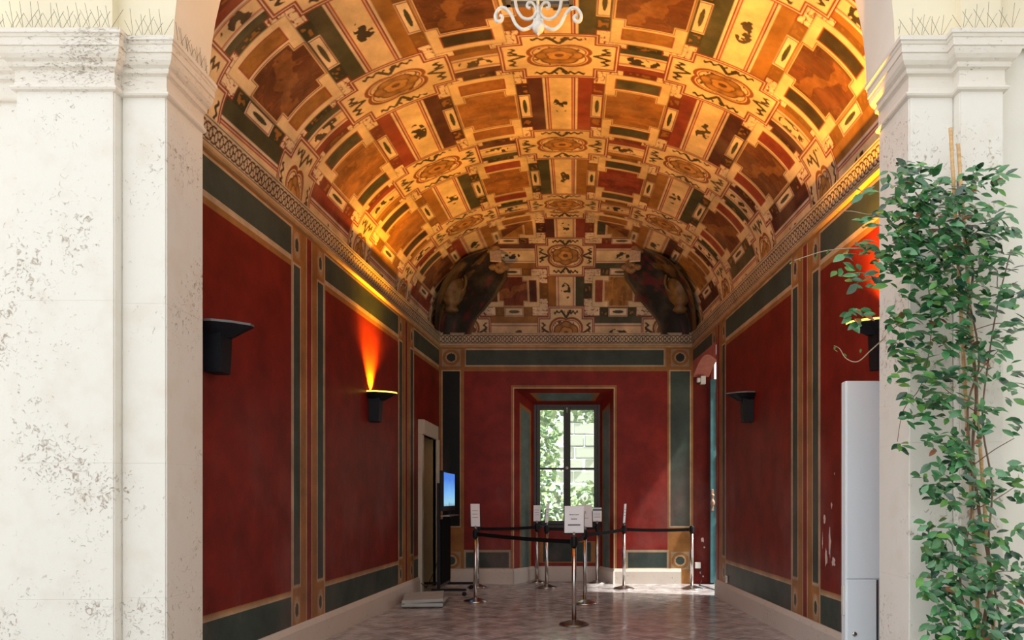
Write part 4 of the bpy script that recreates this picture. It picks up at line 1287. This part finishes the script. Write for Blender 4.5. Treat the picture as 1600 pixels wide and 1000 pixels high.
def belt(p, q, label, sag=.012):
    a = posts[p] if isinstance(p, str) else Vector(p); b = posts[q] if isinstance(q, str) else Vector(q)
    root = MB(); d = (b - a); L = d.length; d.normalize(); nrm = Vector((-d.y, d.x, 0)) * .002
    n = 12; vs = []; fs = []
    a2 = a + d * .045; b2 = b - d * .045
    for i in range(n + 1):
        t_ = i / n; c_ = a2.lerp(b2, t_); z = .92 - sag * 4 * t_ * (1 - t_)
        for sg in (-1, 1):
            for zz in (-.024, .024): vs.append((c_.x + nrm.x * sg, c_.y + nrm.y * sg, z + zz))
    for i in range(n):
        k_ = i * 4; m_ = k_ + 4
        fs += [(k_, m_, m_ + 1, k_ + 1), (k_ + 2, k_ + 3, m_ + 3, m_ + 2), (k_ + 1, m_ + 1, m_ + 3, k_ + 3), (k_, k_ + 2, m_ + 2, m_)]
    fs += [(0, 1, 3, 2), (n * 4, n * 4 + 2, n * 4 + 3, n * 4 + 1)]
    root.add(vs, fs)
    o = root.build('barrier_belt', M_belt); tag(o, label, 'belt', 'black barrier belts')
    return o
belt('left', 'front', 'long black belt from the leftmost post to the nearest post')
belt('front', 'second', 'short black belt between the two central posts')
belt('second', 'mid_r', 'black belt from second central post towards the right')
belt('mid_r', 'right', 'black belt stretched in front of the right green strip')
belt('left_back', 'niche_l', 'black belt running behind the long one at left')
belt('mid_l', 'niche_r', 'black belt crossing before the window')
belt('left', 'left_back', 'short black belt joining the two left posts')

# ------------------------------------------------------------------ screen on a wheeled stand
tv = empty('screen_stand', (-1.93, 10.88, 0)); tag(tv, 'wheeled black stand with lit blue screen beside the doorway', 'screen')
for yy, xa, xb in ((-.43, -.02, .36), (.40, -.36, .34)):
    mb = MB(); mb.bbox(xa - .12, xb, yy - .025, yy + .025, .075, .11, .006); ft = mb.build('foot', M_black, tv)
    for xx in (xa - .09, xb - .03):
        mb = MB(); mb.lathe([(.028, -.012), (.033, -.006), (.033, .006), (.028, .012)], (0, 0, 0), 14)
        c_ = mb.build('caster', M_black, ft); c_.rotation_euler = (math.pi / 2, 0, 0); c_.location = (xx, yy, .034)
        mb = MB(); mb.bbox(-.012, .012, .013, .018, -.01, .05, .002); mb.bbox(-.012, .012, -.018, -.013, -.01, .05, .002); mb.bbox(-.012, .012, -.018, .018, .045, .05, .002)
for yy in (-.43, .40):
    mb = MB(); mb.bbox(-.06, -.015, yy - .022, yy + .022, .09, 1.62, .005); mb.build('upright', M_black, tv)
mb = MB(); mb.bbox(-.055, -.02, -.41, .38, .10, .14, .004); mb.build('crossbar', M_darksteel, tv)
mb = MB(); mb.bbox(-.02, -.004, -.40, .37, .16, 1.10, .003); mb.build('cloth_panel', plain('black_cloth', (0.005, 0.005, 0.006), 0.9, var=0.3, scale=20, spec=.1), tv)
mb = MB(); mb.bbox(-.01, .045, -.50, .48, 1.22, 1.80, .006); dsp = mb.build('display', M_black, tv)
def screen_mat():
    m, n, l, b = new_mat('screen_picture')
    tc = n.new('ShaderNodeTexCoord'); sp = n.new('ShaderNodeSeparateXYZ'); l.new(tc.outputs['Object'], sp.inputs[0])
    r = n.new('ShaderNodeValToRGB'); mr = n.new('ShaderNodeMapRange'); mr.inputs[1].default_value = 1.25; mr.inputs[2].default_value = 1.78
    l.new(sp.outputs['Z'], mr.inputs[0])
    nz = n.new('ShaderNodeTexNoise'); nz.inputs['Scale'].default_value = 5; l.new(tc.outputs['Object'], nz.inputs['Vector'])
    ad = n.new('ShaderNodeMath'); ad.operation = 'MULTIPLY_ADD'; ad.inputs[1].default_value = .25; l.new(nz.outputs['Fac'], ad.inputs[0]); l.new(mr.outputs[0], ad.inputs[2])
    l.new(ad.outputs[0], r.inputs[0])
    e = r.color_ramp.elements; e[0].position = .12; e[0].color = (.10, .22, .30, 1); e[1].position = .3; e[1].color = (.35, .7, .9, 1)
    x = e.new(.55); x.color = (.22, .55, 1, 1); x = e.new(.95); x.color = (.06, .25, .85, 1)
    b.inputs['Base Color'].default_value = (.01, .01, .01, 1); b.inputs['Roughness'].default_value = .2
    l.new(r.outputs[0], b.inputs['Emission Color']); b.inputs['Emission Strength'].default_value = .9
    return m
mb = MB(); mb.box(.0455, .047, -.475, .455, 1.29, 1.775); mb.build('screen_image', screen_mat(), dsp)
mb = MB(); mb.bbox(-.01, .12, -.42, .40, 1.14, 1.16, .004); mb.build('shelf', M_darksteel, tv)
mb = MB()
pts_ = [(-.06, .40, 1.2), (-.09, .2, .8), (-.15, -.1, .35), (-.22, -.4, .12), (-.26, -.55, .20)]
mb.tube(pts_, .006, 6); mb.build('cable', M_black, tv)

# flat grey panels left on the floor
for i, (dx, dy, z, rz, tl, lb) in enumerate(((-.0, 0, .0, .05, 0, 'grey slatted panel lying flat on the floor by the left wall'),
                                             (-.03, .02, .062, .16, 3.0, 'grey slatted panel tilted on top of the other by the left wall'))):
    o = empty('floor_panel', (-1.98 + dx, 9.62 + dy, z), rz); tag(o, lb, 'panel', 'grey panels on the floor')
    o.rotation_euler = (math.radians(tl), math.radians(-tl * .6), rz)
    mb = MB(); mb.bbox(-.26, .26, -.30, .30, .004, .05, .006); mb.build('tray', M_greyboarddark, o)
    for k_ in range(7):
        mb = MB(); mb.bbox(-.255, .255, -.295 + k_ * .085, -.295 + k_ * .085 + .078, .05, .058, .003); mb.build('slat', M_greyboard, o)
    mb = MB(); mb.bbox(-.262, .262, -.302, -.292, .02, .06, .002); mb.build('edge_strip', M_greyboard, o)

# ------------------------------------------------------------------ pale steel cabinet on the right
cbn = empty('steel_cabinet', (2.19, 5.62, 0)); tag(cbn, 'tall narrow pale steel cabinet standing behind the vine-covered pier', 'cabinet')
mb = MB(); mb.bbox(-.165, .10, -.14, -.05, .0, 2.285, .006); mb.build('body', M_cabinet, cbn)
mb = MB(); mb.bbox(-.163, .098, -.156, -.141, .80, 2.28, .004); mb.build('door', M_cabinet, cbn)
mb = MB(); mb.bbox(-.158, .062, -.156, -.141, .03, .79, .004); d2 = mb.build('door', M_cabinet, cbn)
mb = MB(); mb.bbox(.065, .077, -.152, -.141, .03, .79, .002); mb.build('gap', M_gap, cbn)
lk = MB(); lk.lathe([(.018, 0), (.018, .008), (.012, .010), (.006, .011)], (0, 0, 0), 16); q = lk.build('lock', M_chrome, d2); q.location = (-.105, -.156, .385); q.rotation_euler = (math.pi / 2, 0, 0)
mb = MB(); mb.bbox(-.180, -.1655, -.13, -.09, .52, .74, .003); mb.build('handle', M_plastic, cbn)

# ------------------------------------------------------------------ small fittings
def fitting(name, loc_, dims, label, cat, mat, extra=None):
    o = empty(name, loc_); tag(o, label, cat)
    mb = MB(); mb.bbox(-dims[0] / 2, dims[0] / 2, -dims[1] / 2, dims[1] / 2, -dims[2] / 2, dims[2] / 2, .004); mb.build('cover', mat, o)
    if extra: extra(o)
    return o
def cam_extra(o):
    mb = MB(); mb.bbox(-.1, -.045, -.05, .02, -.035, .035, .006); mb.build('detector', M_plastic, o)
fitting('alarm_sensor', (184 / K + .14, D - .05, H(184)), (.08, .1, .13), 'white alarm sensor high on the red reveal by the side opening', 'sensor', M_plastic, cam_extra)
fitting('junction_box', (184 / K + .06, D - .026, H(-104)), (.09, .05, .10), 'white junction box low on the red reveal by the side opening', 'box', M_plastic)
s_ = .826
def sock_extra(o):
    for dz in (-.014, .014):
        mb = MB(); mb.lathe([(.006, 0), (.006, .003)], (0, 0, 0), 8); q = mb.build('socket_hole', M_black, o); q.rotation_euler = (0, -math.pi / 2, 0); q.location = (-.012, 0, dz)
fitting('wall_socket', (XR(.826) - .012, .826 * D, H(-104)), (.022, .07, .10), 'small cream wall socket in the green dado of the right wall', 'socket', M_plastic, sock_extra)
mb = MB()
mb.tube([(184 / K + .10, D - .03, .3), (184 / K + .12, D - .05, .06), (184 / K + .05, D - .3, .012), (184 / K + .18, D - .9, .012)], .007, 6)
tag(mb.build('floor_cable', M_black), 'black cable trailing on the floor at the side opening', 'cable')

# bare plaster where the red paint has flaked off
M_flake = plain('bare_plaster', (0.62, 0.5, 0.46), 0.8, var=0.15, scale=20)
rf = random.Random(3)
def flake(parent, c, ru, rv, along):
    pts_ = []
    for i in range(14):
        t_ = i / 14 * 2 * math.pi; r_ = rf.uniform(.45, 1.05)
        du, dv = ru * r_ * math.cos(t_), rv * r_ * math.sin(t_)
        pts_.append((c[0] + along[0] * du, c[1] + along[1] * du, c[2] + dv))
    mb = MB(); mb.add(pts_ + [c], [(i, (i + 1) % 14, 14) for i in range(14)])
    o = mb.build('bare_patch', M_flake, parent)
for (yy, zz, a_, b_) in ((6.50, 1.02, .035, .16), (6.42, .84, .05, .05), (6.58, .86, .03, .10), (6.62, 1.22, .03, .05), (6.46, 1.34, .018, .03), (6.66, 1.02, .012, .08), (6.40, 1.62, .012, .015)):
    flake(wall_right, (XR(yy / D) - .003, yy, zz), a_, b_, (-.0583, 1))
for (xx, zz, a_, b_) in ((2.08, .72, .03, .05), (2.11, .60, .02, .02), (2.05, .18, .02, .03), (2.09, .12, .015, .02)):
    flake(wall_back, (xx, D - .003, zz), a_, b_, (1, 0))

# ------------------------------------------------------------------ hanging lantern
LY = 4.80; sl = LY / D
def lp(px, py): return Vector(((px - 841) * sl / K, 0, (779 - py) * sl / K + EYE))
lan = empty('hanging_lantern', ((841 - 900) * sl / K, LY, 0)); tag(lan, 'white iron lantern with scrolled brackets hanging in the entrance arch', 'lantern')
zb = 4.785
mb = MB(); w_ = .215
for sx in (-1, 1):
    for sy in (-1, 1): mb.bbox(sx * w_ - .016, sx * w_ + .016, sy * w_ - .016, sy * w_ + .016, zb, zb + .62, .003)
for zz in (zb, zb + .60):
    mb.bbox(-w_ - .016, w_ + .016, -w_ - .016, -w_ + .016, zz, zz + .025, .003); mb.bbox(-w_ - .016, w_ + .016, w_ - .016, w_ + .016, zz, zz + .025, .003)
    mb.bbox(-w_ - .016, -w_ + .016, -w_, w_, zz, zz + .025, .003); mb.bbox(w_ - .016, w_ + .016, -w_, w_, zz, zz + .025, .003)
mb.build('cage', M_greyiron, lan)
for (x0, x1, y0, y1) in ((-w_, w_, -w_ - .004, -w_ + .0), (-w_, w_, w_, w_ + .004), (-w_ - .004, -w_, -w_, w_), (w_, w_ + .004, -w_, w_)):
    mb = MB(); mb.box(x0, x1, y0, y1, zb + .025, zb + .6); mb.build('pane', M_lampglass, lan)
mb = MB(); mb.add([(-w_ - .03, -w_ - .03, zb + .625), (w_ + .03, -w_ - .03, zb + .625), (w_ + .03, w_ + .03, zb + .625), (-w_ - .03, w_ + .03, zb + .625), (0, 0, zb + .85)],
                  [(0, 1, 4), (1, 2, 4), (2, 3, 4), (3, 0, 4), (3, 2, 1, 0)]); mb.build('roof', M_whiteiron, lan)
mb = MB(); mb.tube([(0, 0, zb + .8), (0, 0, 6.47)], .012, 8); mb.build('hanging_rod', M_whiteiron, lan)
bz = lp(841, 44).z
mb = MB(); mb.sphere((0, 0, bz + .005), .040, n=18); mb.lathe([(.03, .03), (.022, .05), (.012, .09), (.018, .11), (.006, .13)], (0, 0, bz), 14); mb.sphere((0, 0, bz - .04), .01, n=10)
mb.build('finial', M_whiteiron, lan)
def spl(pts_, n=8):
    out = []
    P_ = [pts_[0]] + pts_ + [pts_[-1]]
    for i in range(1, len(P_) - 2):
        for k_ in range(n):
            t_ = k_ / n
            a, b, c_, d_ = [Vector(q) for q in P_[i - 1:i + 3]]
            out.append(.5 * ((2 * b) + (c_ - a) * t_ + (2 * a - 5 * b + 4 * c_ - d_) * t_ * t_ + (3 * b - a - 3 * c_ + d_) * t_ ** 3))
    out.append(Vector(pts_[-1])); return out
for ang in range(4):
    R_ = Matrix.Rotation(ang * math.pi / 2, 4, 'Z')
    # outer S-scroll
    px_ = [(846, 30), (848, 38), (856, 44), (866, 46), (876, 38), (884, 22), (893, 13), (902, 14), (908, 24), (906, 33), (899, 33), (897, 27), (901, 24)]
    pts_ = [R_ @ lp(a, b) for a, b in px_]
    if ang % 2 == 0:
        mb = MB(); mb.tube(spl(pts_), .0115, 8); mb.build('scroll_bracket', M_whiteiron, lan)
    px_ = [(844, 18), (848, 26), (856, 30), (866, 27), (874, 15), (877, 0), (878, -12)]
    if ang % 2 == 0:
        mb = MB(); mb.tube(spl([R_ @ lp(a, b) for a, b in px_]), .0105, 8); mb.build('scroll_bracket', M_whiteiron, lan)
    px_ = [(843, 22), (846, 10), (851, 4), (857, 5), (858, 11), (853, 13)]
    mb = MB(); mb.tube(spl([R_ @ lp(a, b) for a, b in px_]), .010, 8); mb.build('small_scroll', M_whiteiron, lan)

# ------------------------------------------------------------------ bird spikes on the capitals
wire = MB(); wire.tube([(0, 0, 0), (0, 0, .15)], .0011, 5); WIRE = wire.mesh('wire', M_wire)
def spikes(p0, p1, n, label):
    p0 = Vector(p0); p1 = Vector(p1)
    o = empty('bird_spikes', p0); tag(o, label, 'bird spikes', 'bird spikes on the capitals')
    d = p1 - p0
    mb = MB(); e = d.normalized(); q = Vector((-e.y, e.x, 0)) * .012
    mb.add([-q, d - q, d + q, q] + [v + Vector((0, 0, .004)) for v in (-q, d - q, d + q, q)], [(3, 2, 1, 0), (4, 5, 6, 7), (0, 1, 5, 4), (1, 2, 6, 5), (2, 3, 7, 6), (3, 0, 4, 7)])
    mb.build('strip', M_plastic, o)
    for i in range(n):
        for sg in (-1, 0, 1):
            w = link('wire', WIRE, o)
            w.location = d * ((i + .5) / n) + Vector((0, 0, .003))
            ax = Vector((e.x * sg * .5 + random.uniform(-.1, .1), e.y * sg * .5 - (.25 if sg == 0 else -.1), 1)).normalized()
            w.rotation_mode = 'QUATERNION'; w.rotation_quaternion = Vector((0, 0, 1)).rotation_difference(ax)
            w.scale = (1, 1, random.uniform(.75, 1.1))
zc = CAP1 + .003
spikes((-4.2, Y_PIL - .0, zc), (-3.46, Y_PIL - .0, zc), 8, 'bird spikes at the far left end of the left capital')
spikes((-3.44, Y_PIL - .06, zc), (-2.80, Y_PIL - .06, zc), 11, 'bird spikes along the broad front of the left capital')
spikes((-2.76, Y_STR - .06, zc), (-2.52, Y_STR - .06, zc), 4, 'bird spikes on the setback of the left capital')
spikes((XJL + .06, Y_STR, zc), (XJL + .06, Y_BACK - .06, zc), 7, 'bird spikes along the inner side of the left capital')
spikes((XJR - .06, Y_STR, zc), (XJR - .06, Y_BACK - .06, zc), 7, 'bird spikes along the inner side of the right capital')
spikes((XJR - .04, Y_STR - .06, zc), (2.28, Y_STR - .06, zc), 4, 'bird spikes on the setback of the right capital')
spikes((2.31, Y_PIL - .06, zc), (2.68, Y_PIL - .06, zc), 5, 'bird spikes along the front of the right capital')

# ------------------------------------------------------------------ climbing plant on canes
def leaf_shape(L=.075, W=.036):
    vs = [(0, 0, 0)]
    rows = [(.18, .55), (.42, 1.0), (.68, .82), (.88, .38)]
    mid = [(0, 0, 0)]
    V = [(0, 0, 0)]
    for t_, w_ in rows:
        x = L * t_; z = -.10 * L * t_ * t_
        V += [(x, -W / 2 * w_, z + .10 * W * w_), (x, 0, z - .03 * W), (x, W / 2 * w_, z + .10 * W * w_)]
    V.append((L, 0, -.12 * L))
    F = [(0, 1, 2), (0, 2, 3)]
    for i in range(3):
        a = 1 + i * 3
        F += [(a, a + 3, a + 4, a + 1), (a + 1, a + 4, a + 5, a + 2)]
    a = 10
    F += [(a, 13, a + 1), (a + 1, 13, a + 2)]
    return V, F
LV, LF = leaf_shape()
LEAVES = []
for m_ in M_leaf + [M_leafbrown]:
    mb = MB(); mb.add(LV, LF, 0, True); LEAVES.append(mb.mesh('leaf', m_))
SP = .362                                # depth of the plant, just in front of the pier
plant = empty('climbing_vine', at(1530, 1160, SP)); plant.location.z = 0
tag(plant, 'glossy green climbing vine growing up canes in front of the right pier', 'vine')
P0 = Vector(plant.location)
# clumps measured on the plant: x, y, half width, half height, leaves
clumps = [(1420, 275, 38, 22, 34), (1450, 300, 70, 30, 60), (1520, 285, 40, 22, 30), (1560, 275, 14, 20, 8), (1410, 335, 45, 28, 46), (1470, 340, 60, 32, 70), (1540, 340, 38, 28, 36),
          (1400, 385, 34, 28, 40), (1450, 390, 60, 34, 70), (1520, 385, 40, 28, 40), (1575, 375, 24, 24, 18), (1410, 425, 44, 24, 34), (1470, 440, 46, 34, 46), (1520, 430, 30, 26, 24), (1560, 415, 24, 16, 10),
          (1345, 380, 14, 10, 5), (1352, 345, 14, 10, 4), (1320, 415, 22, 22, 9), (1345, 440, 26, 16, 10), (1338, 490, 20, 16, 10), (1345, 302, 12, 8, 4), (1365, 400, 10, 16, 6),
          (1440, 480, 40, 28, 34), (1490, 480, 42, 28, 34), (1545, 470, 26, 24, 16), (1585, 465, 18, 24, 12), (1400, 500, 26, 18, 12), (1430, 530, 34, 24, 20), (1490, 525, 34, 26, 26), (1540, 540, 34, 24, 18), (1580, 520, 20, 24, 12),
          (1410, 560, 24, 18, 9), (1450, 585, 30, 26, 16), (1480, 600, 34, 34, 24), (1520, 570, 30, 24, 16), (1575, 595, 18, 34, 14), (1400, 590, 12, 12, 5), (1440, 625, 40, 16, 14), (1415, 655, 18, 14, 6), (1470, 640, 34, 22, 18), (1530, 650, 28, 22, 14), (1570, 670, 18, 18, 6),
          (1402, 692, 10, 10, 4), (1465, 690, 30, 24, 18), (1510, 690, 26, 30, 16), (1455, 745, 26, 24, 14), (1490, 735, 28, 30, 20), (1535, 745, 30, 24, 15), (1580, 740, 20, 18, 8), (1475, 775, 30, 18, 14), (1530, 775, 20, 18, 10), (1560, 770, 14, 14, 4), (1595, 770, 10, 16, 5),
          (1455, 830, 26, 18, 12), (1480, 850, 40, 30, 30), (1530, 830, 24, 26, 14), (1590, 830, 22, 20, 9), (1460, 870, 24, 22, 14), (1510, 880, 30, 30, 22), (1560, 860, 26, 24, 14), (1450, 910, 18, 22, 10), (1480, 920, 34, 28, 26), (1540, 910, 34, 30, 26), (1590, 900, 22, 34, 16),
          (1480, 965, 38, 24, 28), (1530, 960, 30, 28, 24), (1580, 960, 26, 30, 20), (1490, 1000, 40, 24, 24), (1550, 1000, 40, 24, 24), (1470, 985, 24, 14, 8), (1520, 1050, 60, 30, 40), (1530, 1110, 50, 30, 30)]
rg = random.Random(5)
leaves = []
for (cx_, cy_, rx, ry, n_) in clumps:
    for i in range(int(n_ * 1.6)):
        while True:
            a, b = rg.uniform(-1, 1), rg.uniform(-1, 1)
            if a * a + b * b < 1: break
        thick = .085 if cy_ < 480 else .06
        s_ = SP + rg.uniform(-thick, .018) * .25 - (.0 if cy_ > 480 else .004)
        p = at(cx_ + a * rx, cy_ + b * ry, s_) - P0
        yaw = rg.uniform(0, 2 * math.pi); pitch = rg.gauss(.35, .45)
        d = Vector((math.cos(yaw), -abs(math.sin(yaw)) * .8 - .05, -math.sin(pitch))).normalized()
        upv = Vector((rg.uniform(-.5, .5), -.75 + rg.uniform(-.3, .4), .55 + rg.uniform(-.4, .5)))
        y_ = upv.cross(d)
        if y_.length < .05: continue
        y_.normalize(); z_ = d.cross(y_)
        sc = rg.uniform(.78, 1.3)
        Mx = Matrix(((d.x, y_.x, z_.x, p.x), (d.y, y_.y, z_.y, p.y), (d.z, y_.z, z_.z, p.z), (0, 0, 0, 1))) @ Matrix.Scale(sc, 4)
        r_ = rg.random()
        mi = 0 if r_ < .42 else 1 if r_ < .76 else 3 if r_ < .90 else 2 if r_ < .988 else 4
        leaves.append((p.y + rg.uniform(-.02, .02), Mx, mi))
leaves.sort(key=lambda q: q[0])
rest = MB()
for i, (_, Mx, mi) in enumerate(leaves):
    if i < 296:
        o = link('leaf', LEAVES[mi], plant); o.matrix_local = Mx
    else:
        rest.add([Mx @ Vector(v) for v in LV], LF, mi, True)
o = rest.build('foliage', M_leaf + [M_leafbrown], plant); o['kind'] = 'stuff'
print('leaves', len(leaves))
def vine(pxs, r, mat, name='stem', s0=SP, jitter=.004):
    pts_ = [at(a, b, s0 + rg.uniform(-jitter, jitter)) - P0 for a, b in pxs]
    mb = MB(); pp = spl(pts_, 6); mb.tube(pp, [r * (1 - .5 * i / len(pp)) for i in range(len(pp))], 6); return mb.build(name, mat, plant)
vine([(1540, 1160), (1535, 1000), (1548, 900), (1530, 800), (1520, 700), (1526, 600), (1512, 500), (1520, 420), (1500, 340), (1496, 280)], .011, M_vine)
vine([(1525, 1160), (1515, 1000), (1500, 900), (1520, 780), (1512, 640), (1530, 560), (1505, 440), (1470, 360), (1430, 300)], .008, M_vine)
vine([(1560, 1160), (1562, 980), (1545, 860), (1550, 760), (1535, 660), (1545, 560), (1560, 470), (1580, 390)], .007, M_vine)
vine([(1400, 420), (1365, 392), (1330, 388), (1290, 392), (1262, 400), (1241, 407)], .0045, M_vinepale, 'tendril')
vine([(1380, 530), (1360, 548), (1340, 565), (1322, 560), (1312, 545), (1303, 540)], .004, M_vinepale, 'tendril')
vine([(1395, 330), (1360, 335), (1330, 330), (1303, 331)], .003, M_vinepale, 'tendril')
vine([(1450, 440), (1455, 520), (1440, 600), (1412, 640), (1402, 690)], .0035, M_vine, 'tendril')
vine([(1510, 520), (1560, 505), (1592, 515)], .0035, M_vine, 'tendril')
vine([(1520, 420), (1556, 420), (1560, 450), (1590, 440)], .0035, M_vine, 'tendril')
for k_ in range(10):
    y_ = rg.uniform(300, 980); x_ = rg.choice((1450, 1475, 1560, 1585))
    vine([(1522, y_ + 30), ((1522 + x_) / 2, y_ + rg.uniform(-10, 20)), (x_, y_ - rg.uniform(0, 20))], .0035, M_vine, 'tendril')
for (x_, y_) in ((1238, 409), (1246, 404), (1278, 398), (1295, 390), (1306, 540), (1303, 546), (1318, 552), (1345, 545)):
    o = link('leaf', LEAVES[2], plant); o.matrix_local = Matrix.Translation(at(x_, y_, SP) - P0) @ Matrix.Rotation(rg.uniform(0, 6), 4, 'Z') @ Matrix.Rotation(.6, 4, 'Y') @ Matrix.Scale(.42, 4)
# bamboo canes
for (a, b, lb) in (((1485, 200), (1540, 1170), 'tall bamboo cane rising above the top of the vine'), ((1497, 225), (1566, 1170), 'bamboo cane leaning right of the taller one in the vine')):
    A_ = at(a[0], a[1], SP + .006); B_ = at(b[0], b[1], SP + .006); B_ = A_ + (B_ - A_) * ((A_.z - .0) / (A_.z - B_.z))
    o = empty('bamboo_cane', B_); tag(o, lb, 'cane', 'bamboo canes in the vine')
    d = A_ - B_
    prof = []
    n_ = 11
    pts_ = []; rr = []
    for i in range(n_):
        for t_, r_ in ((0.0, 1.0), (.04, 1.28), (.08, 1.0)):
            pts_.append(d * ((i + t_) / n_)); rr.append(.011 * r_)
    pts_.append(d); rr.append(.011)
    mb = MB(); mb.tube(pts_, rr, 8); mb.build('culm', M_cane, o)
    mb = MB()
    for t_ in (.25, .5, .75):
        c_ = d * t_
        mb.lathe([(.0125, -.012), (.016, -.006), (.016, .006), (.0125, .012)], tuple(c_), 10)
    mb.build('tie', M_vine, o)
